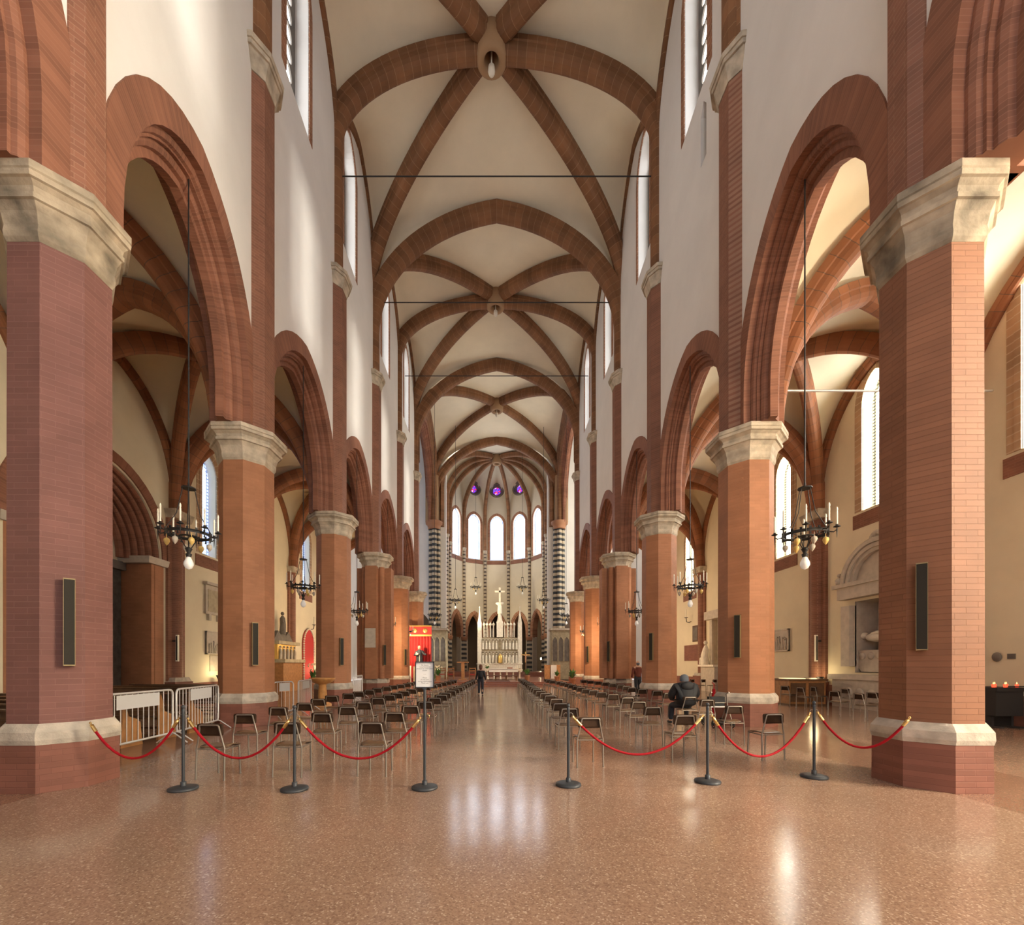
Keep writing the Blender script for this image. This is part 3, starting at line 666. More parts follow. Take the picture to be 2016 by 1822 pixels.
# ------------------------------------------------------------------ apse walls, ambulatory
for t in (-90, -60, -30, 0, 30, 60, 90):
    a = radians(t); d = Vector((sin(a), cos(a), 0)); fr = frame(AC + d*AR, (cos(a), -sin(a), 0), -d); h = AR*math.tan(pi/12)
    notch = arch_pts(0, 1.02, 6.0, 2.6, 0.8, 0.55, 16)
    hw = (0, 0.92, 16.3, 21.3, 22.5); holes = [win_pts(*hw)]
    if abs(t) <= 30: holes.append(circ(0, 26.1, 0.80, 20))
    b = MB(); b.panel(fr, [(-h, 0.8)] + notch + [(h, 0.8), (h, 27.6), (-h, 27.6)], holes, thick=0.7); struct(b.build('wall_apse', 'apse'))
    window(fr, *hw, pane_n=-0.30, glass=G_APSE, border=G_EDGE, tw=0.36, proud=0.06)
    pts = [fr(u, z) for u, z in arch_pts(0, 1.06, 6.0, 2.65, 5.4, 0.55, 16)]; N = -d; ups = []
    for k in range(len(pts)):
        tt = (pts[min(k+1, len(pts)-1)] - pts[max(k-1, 0)]).normalized(); nn = N.cross(tt); ups.append(nn if nn.dot(pts[k]-fr(0, 5.5)) > 0 else -nn)
    b = MB(); b.sweep(pts, ups, [N]*len(pts), [(-0.75, -0.05), (0.06, -0.05), (0.06, 0.10), (0.12, 0.14), (0.12, 0.46), (-0.02, 0.46)]); trim(b, 'trim')
    if abs(t) <= 30:
        win_n[0] += 1
        b = MB(); ring = [fr(0.92*cos(k*pi/14), 26.1 + 0.92*sin(k*pi/14), 0.04) for k in range(28)]
        b.tube(ring, 0.14, 6, closed=True); b.lathe([(0.8, 0), (0.52, -0.4)], (0, 0, 0), 20, cap=False)
        for i in range(len(b.v)-40, len(b.v)):
            p = b.v[i].copy(); b.v[i] = fr(p.x, 26.1 + p.y, p.z)
        r = struct(b.build('window_%d' % win_n[0], 'dark_stone'))
        b = MB(); b.panel(fr, circ(0, 26.1, 0.54, 20), n0=-0.38, uv=True); b.build('stained_glass', G_ROSE, r)
        b = MB()
        for k in range(6):
            q = k*pi/3; b.tube([fr(0.33*cos(q) + 0.19*cos(x*pi/5), 26.1 + 0.33*sin(q) + 0.19*sin(x*pi/5), -0.35) for x in range(10)], 0.022, 4, closed=True)
        b.build('tracery', 'dark_stone', r)
for sx in (-1, 1):
    fr = frame((sx*6.38, 49.2, 0), (0, 1, 0), (-sx, 0, 0))
    hw = (1.6, 0.6, 16.3, 21.3, 22.4)
    b = MB(); b.panel(fr, [(0, 0), (3.6, 0), (3.6, 27.6), (0, 27.6)], [win_pts(*hw)], thick=0.7); struct(b.build('wall_apse', 'apse'))
    window(fr, *hw, pane_n=-0.35, glass=G_APSE, border=G_EDGE, tw=0.35)
b = MB(); n = 24
amb = [(-11.2, 50.0)] + [(11.2*sin(radians(-95 + 190*k/n)), AC.y + 11.2*cos(radians(-95 + 190*k/n))) for k in range(n+1)] + [(11.2, 50.0)]
for p, q in list(zip(amb[:-1], amb[1:])) + [((-11.2, 50.0), (-6.9, 49.7)), ((11.2, 50.0), (6.9, 49.7))]:
    b.add([(p[0], p[1], 0), (q[0], q[1], 0), (q[0], q[1], 10.5), (p[0], p[1], 10.5)], [(0, 1, 2, 3)])
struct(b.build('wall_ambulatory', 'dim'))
b = MB(); inn = [(6.6*p[0]/hypot(p[0], p[1]-AC.y), AC.y + 6.6*(p[1]-AC.y)/hypot(p[0], p[1]-AC.y)) for p in amb]
for k in range(len(amb)-1):
    p, q, r, s_ = amb[k], amb[k+1], inn[k+1], inn[k]
    b.add([(p[0], p[1], 10.5), (q[0], q[1], 10.5), (r[0], r[1], 11), (s_[0], s_[1], 11)], [(0, 1, 2, 3)])
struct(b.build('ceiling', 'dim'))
b = MB(); b.box((0, 60, -0.06), (30, 22, 0.1)); struct(b.build('floor', 'floor'))

# left aisle portal: stepped arch, piers, lunette, doors
fr = frame((-XA, -7.7, 0), (0, 1, 0), (1, 0, 0)); uc = 14.75 + 7.7
ab = MB(); N = Vector((1, 0, 0))
for k in range(7):
    half = 2.95 - 0.17*k; dn = -0.14*k
    ap = arch_pts(uc, half, 5.8, 3.25 - 0.17*k, 5.75, 0.02, 24); pts = [fr(u, z, dn) for u, z in ap]; ups = []
    for i in range(len(pts)):
        t = (pts[min(i+1, len(pts)-1)] - pts[max(i-1, 0)]).normalized(); nn = N.cross(t); ups.append(nn if nn.dot(pts[i]-fr(uc, 5.8)) > 0 else -nn)
    if k == 0: prof = [(-0.14, -0.17), (0.06, -0.17), (0.06, 0.20), (-0.05, 0.20)]
    else: prof = [(-0.14, -0.17), (0.0, -0.17)] + [(0.02 + 0.05*sin(x*pi/4), -0.10 + 0.075*(-cos(x*pi/4))+0.02) for x in range(5)] + [(-0.14, 0.02)]
    ab.sweep(pts, ups, [N]*len(pts), prof)
portal = struct(ab.build('door_1', 'arch'))
b = MB()
for s_ in (-1, 1):
    b.panel(lambda u, z, n, s_=s_: fr(uc + s_*2.40, z, u), [(-1.3, 0), (0.02, 0), (0.02, 5.6), (-1.3, 5.6)], thick=0.55, n0=0)
    b.box(fr(uc + s_*2.55, 2.8, -0.65), (1.32, 0.62, 5.6))
b.build('jamb', 'pier', portal)
b = MB()
for s_ in (-1, 1): b.box(fr(uc + s_*2.5, 5.72, -0.62), (1.45, 1.0, 0.26), taper=1.05)
b.build('impost', 'grey_marble', portal)
b = MB(); lun = [(uc-1.9, 5.6)] + [(uc - 1.9*cos(pi*k/20), 5.75 + 2.1*sin(pi*k/20)) for k in range(21)] + [(uc+1.9, 5.6)]
b.panel(fr, lun, n0=-1.02); b.build('lunette', 'aisle', portal)
b = MB(); b.box(fr(uc, 5.45, -1.05), (0.3, 4.3, 0.32)); b.build('lintel', 'dark_stone', portal)
for s_ in (-1, 1):
    b = MB(); b.box(fr(uc + s_*1.06, 2.65, -1.12), (0.10, 2.1, 5.3))
    for z0, z1 in ((0.3, 2.0), (2.2, 3.7), (3.9, 5.1)):
        for y0, y1 in ((-0.9, -0.1), (0.1, 0.9)):
            b.box(fr(uc + s_*1.06 + (y0+y1)/2, (z0+z1)/2, -1.05), (0.06, 0.68, z1-z0-0.1))
    leaf = b.build('door_leaf', 'door', portal)
    h = MB(); h.tube([fr(uc + s_*0.25, 1.5, -1.02), fr(uc + s_*0.25, 1.5, -0.95), fr(uc + s_*0.25, 2.9, -0.95), fr(uc + s_*0.25, 2.9, -1.02)], 0.02, 6)
    h.box(fr(uc + s_*0.25, 2.2, -0.98), (0.05, 0.24, 0.34)); h.build('bolt', 'iron', leaf)
b = MB(); b.panel(fr, [(uc-2.9, 0), (uc+2.9, 0), (uc+2.9, 9.3), (uc-2.9, 9.3)], n0=-1.4); b.build('back_wall', 'dark_stone', portal)

# iron ties across the nave and aisle
for y, pos in ((18.1, 'first, nearest the camera'), (24.4, 'second'), (30.6, 'third')):
    b = MB(); b.cyl((-6.5, y, 22.1), (6.5, y, 22.1), 0.024, 8)
    tag(b.build('tie_rod', 'iron'), {18.1: 'thin iron tie rod across the nave, nearest and highest of three', 24.4: 'thin iron tie rod across the nave, middle of the three', 30.6: 'thin iron tie rod across the nave, farthest and lowest of three'}[y], 'tie rod', 'iron tie rods across the nave')
b = MB(); b.cyl((7.3, 11.8, 9.1), (13.55, 11.8, 9.1), 0.03, 8); tag(b.build('tie_rod', 'white_metal'), 'pale iron tie rod across the right aisle below the vault', 'tie rod')

# ------------------------------------------------------------------ pillars
def octa(mb, prof, x, y):
    mb.lathe([(r, z) for r, z in prof], (x, y, 0), 8, smooth=False, apo=True); return mb
def pillar(sx, x, y, h, label, half_cap, compound=False, foliage=False, rough=False, up=True, wx=6.5):
    t = thing('brick_pillar', label, 'pillar', (sx*x, y, 0), group='brick pillars of the nave arcades')
    b = MB(); octa(b, [(h+0.075, 0), (h+0.07, 0.60)], sx*x, y); b.build('base', 'brick_low', t)
    b = MB(); octa(b, [(h+0.075, 0.60), (h+0.09, 0.66), (h+0.085, 0.76), (h+0.04, 0.83), (h+0.01, 0.86)], sx*x, y); b.build('base_moulding', 'band', t)
    b = MB(); octa(b, [(h, 0.85), (h*0.985, 7.0)], sx*x, y)
    if compound:
        for a in range(4):
            q = pi/4 + a*pi/2; b.tube([(sx*x + h*1.02*cos(q), y + h*1.02*sin(q), 0.85), (sx*x + h*1.02*cos(q), y + h*1.02*sin(q), 7.0)], 0.17, 10)
            q = a*pi/2; b.box((sx*x + h*1.0*cos(q), y + h*1.0*sin(q), 3.93), (0.62, 0.62, 6.15))
    b.build('shaft', ('pier_rough' if rough else 'pier_mauve_shaded') if y < 8 else 'pier', t)
    c = half_cap; b = MB()
    octa(b, [(h*0.99, 6.93), (h+0.02, 6.98), (h+0.03, 7.04), (h+(c-h)*0.10, 7.12), (h+(c-h)*0.24, 7.27), (h+(c-h)*0.46, 7.36), (h+(c-h)*0.60, 7.37), (h+(c-h)*0.62, 7.43), (h+(c-h)*0.50, 7.44), (h+(c-h)*0.58, 7.51), (h+(c-h)*0.80, 7.56), (h+(c-h)*0.95, 7.57), (c, 7.63), (h+(c-h)*0.90, 7.64), (c, 7.66), (c, 7.75), (c*0.97, 7.77)], sx*x, y)
    cap = b.build('capital', 'stone_w' if y < 8 else 'stone', t)
    if foliage:
        b = MB()
        for k in range(24):
            a = 2*pi*k/24; b.ball((sx*x + (h+0.14)*cos(a), y + (h+0.14)*sin(a), 7.30 + 0.06*(k % 2)), 0.10, 6, 5, (1, 1, 1.5))
        b.build('foliage', 'stone', cap)
    if up:
        # half-octagon wall shaft up to the vault springing
        f, e, dz = (wx - 0.13, 0.145, 0.126) if y < 8 else (wx - 0.30, 0.25, 0.30)
        sec = [(wx+0.1, -e-dz-0.02), (wx-0.02, -e-dz), (f, -e), (f, e), (wx-0.02, e+dz), (wx+0.1, e+dz+0.02)]
        def pr(mb, z0, z1, g0=0.0, g1=0.0):
            o = []
            for z, g in ((z0, g0), (z1, g1)):
                for i, (u, v) in enumerate(sec):
                    o.append((sx*(u - (g if 0 < i < 5 else 0)), y + v*(1 + g/0.55), z))
            n = len(sec); mb.add(o, [(k, (k+1) % n, n+(k+1) % n, n+k) for k in range(n)] + [tuple(range(n)), tuple(range(2*n-1, n-1, -1))])
        b = MB(); pr(b, 7.7, 17.3); b.build('wall_shaft', 'wallbrick', t)
        b = MB(); pr(b, 17.2, 17.28, 0.02, 0.03); pr(b, 17.28, 17.62, 0.03, 0.12); pr(b, 17.62, 17.72, 0.16, 0.17); pr(b, 17.72, 17.84, 0.20, 0.22)
        b.build('upper_capital', 'stone', t)
    return t
PN = ['nearest the camera', 'second from the camera', 'third from the camera', 'fourth from the camera, with side ribs', 'fifth from the camera', 'last before the chancel']
for sx, side in ((-1, 'left'), (1, 'right')):
    for i, (x, y, h, c) in enumerate(((5.96, 5.93, 0.503, 0.70), (6.83, 11.8, 0.627, 0.92), (6.85, 18.15, 0.64, 0.93), (6.85, 24.4, 0.64, 0.93), (6.87, 30.6, 0.62, 0.93), (6.87, 36.8, 0.6, 0.9))):
        if sx > 0: x -= 0.03
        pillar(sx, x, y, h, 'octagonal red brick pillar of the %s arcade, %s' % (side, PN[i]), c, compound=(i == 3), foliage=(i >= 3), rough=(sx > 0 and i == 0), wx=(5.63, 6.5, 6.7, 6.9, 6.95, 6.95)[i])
# striped clustered columns at the chancel arch
for sx, side in ((-1, 'left'), (1, 'right')):
    t = thing('striped_column', 'tall clustered column of black and white marble bands, %s of the chancel' % side, 'column', (sx*7.05, 48.9, 0), group='striped columns of the chancel arch')
    for dx, dy, r in ((0.0, -0.2, 0.30), (0.40*sx, 0.05, 0.27), (-0.40*sx, 0.05, 0.27)):
        b = MB(); b.tube([(sx*7.05 + dx, 48.9 + dy, 0), (sx*7.05 + dx, 48.9 + dy, 17.0)], r, 14); b.build('shaft', 'stripe', t)
    b = MB(); b.lathe([(0.68, 0), (0.66, 0.2), (0.78, 0.45), (0.95, 0.6), (0.95, 0.85)], (sx*7.1, 48.9, 16.95), 14); cap = b.build('capital', 'terracotta', t)
    b = MB()
    for k in range(16):
        a = 2*pi*k/16; b.ball((sx*6.5 + 0.82*cos(a), 48.9 + 0.82*sin(a), 17.32), 0.12, 6, 5)
    b.build('foliage', 'terracotta', cap)
    b = MB(); b.tube([(sx*7.05, 48.9, 17.7), (sx*7.05, 48.9, 23)], 0.48, 10); b.build('upper_shaft', 'rib', t)
    b = MB(); b.tube([(sx*7.65, 48.7, 17.7), (sx*7.65, 48.7, 25.5)], 0.40, 10); b.build('upper_shaft', 'rib', t)
# colonnettes and striped piers of the apse
an = ['far left', 'left', 'inner left', 'left of centre', 'right of centre', 'inner right', 'right', 'far right']
for k, p in enumerate(ac[1:9]):
    d = (Vector((p[0], p[1], 0)) - AC).normalized(); q = AC + d*(AR/cos(pi/12) - 0.12)
    b = MB(); b.tube([(q.x, q.y, 5.4), (q.x, q.y, 17.2)], 0.20, 8); t = trim(b, 'stripe_thin')
    b = MB(); b.lathe([(0.2, 0), (0.26, 0.1), (0.34, 0.35), (0.34, 0.45)], (q.x, q.y, 17.1), 8); b.build('capital', 'stone', t)
    b = MB(); q2 = AC + d*(AR/cos(pi/12) + 0.2); b.lathe([(0.62, 0.8), (0.58, 4.9)], (q2.x, q2.y, 0), 12); b.build('pier', 'stripe', t)
    b = MB(); b.lathe([(0.60, 0), (0.66, 0.12), (0.72, 0.42), (0.72, 0.52)], (q2.x, q2.y, 4.9), 12); b.build('pier_capital', 'terracotta', t)
# ------------------------------------------------------------------ furniture and fittings
# --- chairs
def chair_meshes():
    m = {}
    def leg(x, y0, y1, z): b = MB(); b.cyl((x, y0, 0), (x*0.98, y1, z), 0.0125, 8); b.cyl((x, y0, 0), (x, y0, 0.015), 0.015, 8); return b
    m['legs'] = [leg(-0.21, -0.20, -0.185, 0.44).mesh('leg'), leg(0.21, -0.20, -0.185, 0.44).mesh('leg'), leg(-0.17, 0.19, 0.17, 0.43).mesh('leg'), leg(0.17, 0.19, 0.17, 0.43).mesh('leg')]
    b = MB(); pts = [(-0.2058, -0.185, 0.44), (-0.19, -0.19, 0.50), (-0.165, -0.20, 0.62), (-0.145, -0.21, 0.72)]
    for k in range(5): a = pi - k*pi/8; pts.append((-0.115 + 0.03*cos(a), -0.215, 0.735 + 0.03*sin(a)))
    pts += [(-p[0], p[1], p[2]) for p in pts[::-1]]
    b.tube(pts, 0.0125, 8); m['back_frame'] = b.mesh('back_frame')
    b = MB(); b.tube([(-0.205, -0.185, 0.425), (-0.168, 0.17, 0.425), (0.168, 0.17, 0.425), (0.205, -0.185, 0.425)], 0.010, 6); b.cyl((-0.205, -0.185, 0.425), (0.205, -0.185, 0.425), 0.009, 6); m['seat_rail'] = b.mesh('seat_rail')
    def shell(w, d, fn, t, nu=8, nv=6, r=0.05):
        b = MB(); vs = []
        for s_ in (0, 1):
            for i in range(nu+1):
                for j in range(nv+1):
                    x = (i/nu-0.5)*w; y = (j/nv-0.5)*d
                    ex = max(0, abs(x)-(w/2-r)); ey = max(0, abs(y)-(d/2-r))
                    if ex > 0 and ey > 0:
                        l = hypot(ex, ey)
                        if l > r: x -= (ex - ex*r/l)*(1 if x > 0 else -1); y -= (ey - ey*r/l)*(1 if y > 0 else -1)
                    vs.append(Vector(fn(x, y, (s_-0.5)*t)))
        k = (nu+1)*(nv+1); ix = lambda s_, i, j: s_*k + i*(nv+1) + j
        fs = [(ix(s_, i, j), ix(s_, i+1, j), ix(s_, i+1, j+1), ix(s_, i, j+1)) for s_ in (0, 1) for i in range(nu) for j in range(nv)]
        for i in range(nu): fs += [(ix(0, i, 0), ix(0, i+1, 0), ix(1, i+1, 0), ix(1, i, 0)), (ix(0, i, nv), ix(0, i+1, nv), ix(1, i+1, nv), ix(1, i, nv))]
        for j in range(nv): fs += [(ix(0, 0, j), ix(0, 0, j+1), ix(1, 0, j+1), ix(1, 0, j)), (ix(0, nu, j), ix(0, nu, j+1), ix(1, nu, j+1), ix(1, nu, j))]
        b.add(vs, fs, smooth=True); return b
    m['seat'] = shell(0.38, 0.38, lambda x, y, t: (x, y+0.01, 0.448 + t + 0.25*x*x + (0.018 if y > 0.1 else 0)*(y-0.1)*-6 + 0.012*cos(y*9)), 0.012).mesh('seat')
    m['backrest'] = shell(0.385, 0.17, lambda x, z, t: (x, -0.185 + t + 0.5*x*x*-0.45 + 0.0, 0.70 + z), 0.012, r=0.03).mesh('backrest')
    for k, mt in (('seat', 'ply_seat'), ('backrest', 'ply'), ('back_frame', 'steel'), ('seat_rail', 'steel')): m[k].materials.append(M[mt])
    for l in m['legs']: l.materials.append(M['steel'])
    return m
CM = chair_meshes()
def make_chair(label, loc, rz, group):
    t = thing('stacking_chair', label, 'chair', loc, rz, group)
    put('seat', CM['seat'], None, t); put('backrest', CM['backrest'], None, t); put('back_frame', CM['back_frame'], None, t); put('seat_rail', CM['seat_rail'], None, t)
    for l in CM['legs']: put('leg', l, None, t)
    return t
ORD = ['first', 'second', 'third', 'fourth', 'fifth', 'sixth', 'seventh', 'eighth', 'ninth', 'tenth', 'eleventh', 'twelfth', 'thirteenth', 'fourteenth', 'fifteenth', 'sixteenth', 'seventeenth', 'eighteenth', 'nineteenth', 'twentieth', 'twenty-first', 'twenty-second']
chair0 = None
def chair(x, y, rz, label, group):
    global chair0
    if chair0 is None:
        chair0 = make_chair(label, (x, y, 0), rz, group); chair0_tree.update({c: [] for c in kids(chair0)}); return chair0
    return dup(chair0, (x, y, 0), rz, label, group, chair0_tree)
chair0_tree = {}
rows = {
 ('left', 'beside the centre aisle'): [(-1.777, 6.24), (-1.75, 7.53), (-1.73, 8.77), (-1.585, 9.76), (-1.55, 10.9), (-1.51, 11.95), (-1.5, 12.9), (-1.47, 13.97), (-1.436, 15.07), (-1.40, 16.1), (-1.39, 17.1), (-1.36, 18.2), (-1.36, 19.3), (-1.33, 20.4), (-1.30, 21.7), (-1.28, 22.9), (-1.25, 24.1), (-1.25, 25.3)],
 ('left', 'in the middle column'): [(-2.98, 6.2), (-2.98, 7.45), (-2.94, 8.56), (-2.91, 9.6), (-2.95, 10.8), (-2.94, 11.95), (-2.91, 12.75), (-2.9, 13.7), (-2.88, 14.8), (-2.82, 15.9), (-2.75, 17.0), (-2.66, 18.2), (-2.6, 19.3), (-2.5, 20.4), (-2.42, 21.6), (-2.37, 22.7), (-2.35, 23.8)],
 ('left', 'in the column nearest the pillars'): [(-3.97, 6.05), (-4.22, 7.29), (-4.24, 8.45), (-4.12, 9.35), (-4.31, 10.5), (-4.4, 11.6), (-4.25, 12.5), (-4.26, 13.4), (-4.22, 14.4), (-4.25, 15.5), (-4.17, 16.5), (-4.13, 17.4), (-4.07, 18.4), (-4.0, 19.4), (-4.06, 20.5), (-4.0, 21.7), (-3.95, 22.9)],
 ('right', 'beside the centre aisle'): [(1.445, 6.8), (1.35, 8.25), (1.366, 9.36), (1.44, 10.56), (1.44, 11.7), (1.39, 12.65), (1.36, 13.7), (1.36, 14.8), (1.36, 15.8), (1.386, 16.9), (1.4, 18.0), (1.45, 19.2), (1.45, 20.3), (1.44, 21.5), (1.43, 22.6), (1.43, 23.8), (1.45, 25.0), (1.45, 26.2)],
 ('right', 'in the middle column'): [(3.08, 7.14), (3.03, 8.5), (3.17, 9.76), (3.29, 11.0), (3.25, 12.2), (3.15, 13.1), (3.13, 14.1), (3.07, 15.0), (3.1, 16.0), (3.12, 17.0), (3.15, 18.2), (3.2, 19.5), (3.15, 20.6), (3.13, 21.8), (2.95, 23.0), (2.9, 24.2), (2.94, 25.4)],
 ('right', 'in the column nearest the pillars'): [(4.62, 7.3), (4.78, 8.75), (4.98, 10.3), (5.05, 12.75), (5.12, 13.9), (4.95, 14.8), (4.9, 15.8), (5.08, 17.0), (5.2, 18.2), (5.18, 19.4), (5.1, 20.5), (5.05, 21.7), (4.93, 22.8), (4.8, 23.9)],
}
for (side, colm), pts in rows.items():
    for i, (x, y) in enumerate(pts):
        lab = 'brown plywood chair on steel tube legs, %s of the aisle, %s row from the ropes, %s' % (side, ORD[i], colm)
        if side == 'right' and 'pillars' in colm and i >= 3: lab = 'brown plywood chair on steel tube legs, right of the aisle, %s row beyond the seated person, %s' % (ORD[i-3], colm)
        lab = lab.replace('on steel tube legs, ', '') if len(lab.split()) > 16 else lab
        lab = lab.replace('in the column nearest the pillars', 'nearest the pillars').replace('in the middle column', 'middle column')
        chair(x, y + 0.15, random.uniform(-0.06, 0.06) - (0.05 if side == 'left' else -0.10), lab, 'spaced chairs on both sides of the aisle')
chair(4.98, 11.35, 0.08, 'brown plywood chair carrying the person in the black coat', 'spaced chairs on both sides of the aisle')
ra = [(11.5, 17.0, -1.3, 'left of the wooden display case'), (11.3, 15.8, -1.5, 'in front of the wooden display case'), (12.1, 16.2, -1.7, 'right of the wooden display case'), (10.8, 13.6, -1.4, 'facing the marble tomb, nearer the stanchions'), (12.3, 15.0, -1.6, 'close by the plinth of the marble tomb'), (11.4, 12.9, -1.5, 'partly behind the near right pillar'), (10.6, 12.4, -1.6, 'mostly behind the near right pillar')]
for x, y, r, s_ in ra: chair(x, y, r, 'brown plywood chair in the right aisle, ' + s_, 'chairs in the right aisle')
for k, (x, y) in enumerate(((11.15, 25.0), (11.7, 24.8), (12.25, 24.6), (12.8, 24.4))):
    chair(x, y, 0.5, 'brown plywood chair in the far right aisle, %s of four from the left' % ORD[k], 'chairs in the far right aisle')

# --- stanchions and ropes
def twisted(mb, pts, r, turns):
    n = 12; N = len(pts); L = 0; ring = []
    for i, p in enumerate(pts):
        a = pts[max(i-1, 0)]; c = pts[min(i+1, N-1)]; t = (c-a).normalized(); u = t.cross(Vector((0, 1, 0.2))).normalized(); q = t.cross(u)
        if i: L += (p - pts[i-1]).length
        ph = L*turns*2*pi
        for k in range(n):
            an = 2*pi*k/n; rr = r*(0.86 + 0.22*abs(cos(1.5*(an - ph)))); ring.append(p + (u*cos(an) + q*sin(an))*rr)
    mb.add(ring, [(i*n+k, i*n+(k+1) % n, (i+1)*n+(k+1) % n, (i+1)*n+k) for i in range(N-1) for k in range(n)], smooth=True)
SG = [(-4.03, 5.55), (-2.59, 5.53), (-0.935, 5.60), (0.952, 5.74), (2.876, 5.89), (4.52, 6.15)]
sl = ['leftmost grey rope stanchion, in front of the metal barriers', 'grey rope stanchion between the left ropes, second from the left', 'grey floor stand carrying the framed notice beside the aisle', 'grey rope stanchion right of the centre aisle holding one rope', 'grey rope stanchion in front of the seated person', 'rightmost grey rope stanchion, beside the near right pillar']
for i, (x, y) in enumerate(SG):
    sign = i == 2
    t = thing('sign_stand' if sign else 'rope_stanchion', sl[i], 'sign stand' if sign else 'stanchion', (x, y, 0), group='grey floor stanchions')
    b = MB(); b.lathe([(0.165, 0), (0.170, 0.012), (0.165, 0.03), (0.12, 0.042), (0.04, 0.048)], (x, y, 0), 32); b.build('base', 'post', t)
    b = MB(); b.lathe([(0.034, 0.045), (0.034, 0.10), (0.024, 0.105)], (x, y, 0), 16); b.build('collar', 'post', t)
    top = 1.31 if sign else 1.02
    b = MB(); b.cyl((x, y, 0.09), (x, y, top), 0.0185, 14); b.build('post', 'post', t)
    if not sign:
        b = MB(); b.lathe([(0.022, 0), (0.022, 0.02), (0.012, 0.028), (0.022, 0.04), (0.026, 0.055), (0.018, 0.072), (0.004, 0.078)], (x, y, 1.01), 14); b.build('knob', 'post', t)
    b = MB()
    for s_ in (-1, 1): b.tube([(x + s_*(0.018 + 0.022*(1 - cos(k*pi/6))), y, 0.955 + 0.022*sin(k*pi/6) - k*0.004) for k in range(9)], 0.004, 5)
    b.build('hook_ring', 'brass' if sign else 'steel', t)
    if sign:
        b = MB(); X0, X1, Z0, Z1 = x-0.122, x+0.122, 1.305, 1.645
        b.box((x, y+0.012, 1.475), (0.244, 0.014, 0.34))
        for xx, zz, w_, h_ in ((x, Z0+0.006, 0.244, 0.012), (x, Z1-0.006, 0.244, 0.012), (X0+0.006, 1.475, 0.012, 0.34), (X1-0.006, 1.475, 0.012, 0.34)): b.box((xx, y-0.002, zz), (w_, 0.03, h_))
        b.box((x, y, 1.30), (0.05, 0.04, 0.03)); fr_ = b.build('frame', 'post', t)
        b = MB(); b.panel(lambda u, z, n: Vector((x+u, y-0.001, z)), [(-0.111, 1.316), (0.111, 1.316), (0.111, 1.634), (-0.111, 1.634)]); b.build('notice', 'paper', t)
        lines = ['Per favore', 'non procedere', 'durante le celebrazioni', 'Grazie', '', '', '-----', '', '', 'Please', 'do not pass', 'during celebrations', 'Thank you']
        zz = 1.592
        for ln in lines:
            if ln:
                cu = bpy.data.curves.new('notice_text', 'FONT'); cu.body = ln; cu.align_x = 'CENTER'; cu.size = 0.023; cu.shear = 0.35
                to = bpy.data.objects.new('notice_text', cu); COL.objects.link(to); to.rotation_euler = (pi/2, 0, 0)
                dg = bpy.context.evaluated_depsgraph_get(); dg.update(); me = bpy.data.meshes.new_from_object(to.evaluated_get(dg)); bpy.data.objects.remove(to)
                me.materials.clear(); o = put('notice_text', me, 'ink', fr_); o.rotation_euler = (pi/2, 0, 0); o.location = (0, -0.004, zz)
            zz -= 0.0228 if ln else 0.0125
def rope(p, q, sag, label):
    p, q = Vector(p), Vector(q)
    t = thing('barrier_rope', label, 'rope', (p.x, p.y, p.z), group='red barrier ropes')
    N = 60; pts = []
    for k in range(N+1):
        s_ = k/N; a = p.lerp(q, s_); d = 4*s_*(1-s_); pts.append(Vector((a.x, a.y, a.z - sag*d)))
    b = MB(); twisted(b, pts[3:-3], 0.0155, 11); b.build('cord', 'rope', t)
    for e, seg in ((0, pts[:5]), (1, pts[-5:][::-1])):
        d = (seg[0]-seg[3]).normalized(); b = MB(); b.tube([seg[4], seg[2], seg[1], seg[1] + d*0.004], [0.021, 0.021, 0.021, 0.008], 12)
        b.tube([seg[1], seg[1] + d*0.03], 0.009, 8); b.tube([seg[1] + d*0.03 + Vector((0.014*cos(a), 0, 0.014*sin(a))) for a in [k*pi/4 for k in range(8)]], 0.004, 5, closed=True)
        b.build('brass_end', 'brass', t)
def hk(i, s_): return (SG[i][0] + s_*0.05, SG[i][1], 0.925)
rope((-5.20, 5.52, 0.865), hk(0, -1), 0.49, 'red twisted rope from the near left pillar to the leftmost stanchion')
rope(hk(0, 1), hk(1, -1), 0.52, 'red twisted rope between the two leftmost stanchions')
rope(hk(1, 1), hk(2, -1), 0.53, 'red twisted rope ending at the framed notice stand')
rope(hk(3, 1), hk(4, -1), 0.53, 'red twisted rope running right from the aisle to the seated person')
rope(hk(4, 1), hk(5, -1), 0.60, 'red twisted rope between the two rightmost stanchions')
rope(hk(5, 1), (5.26, 5.50, 0.93), 0.44, 'red twisted rope from the rightmost stanchion to the near right pillar')

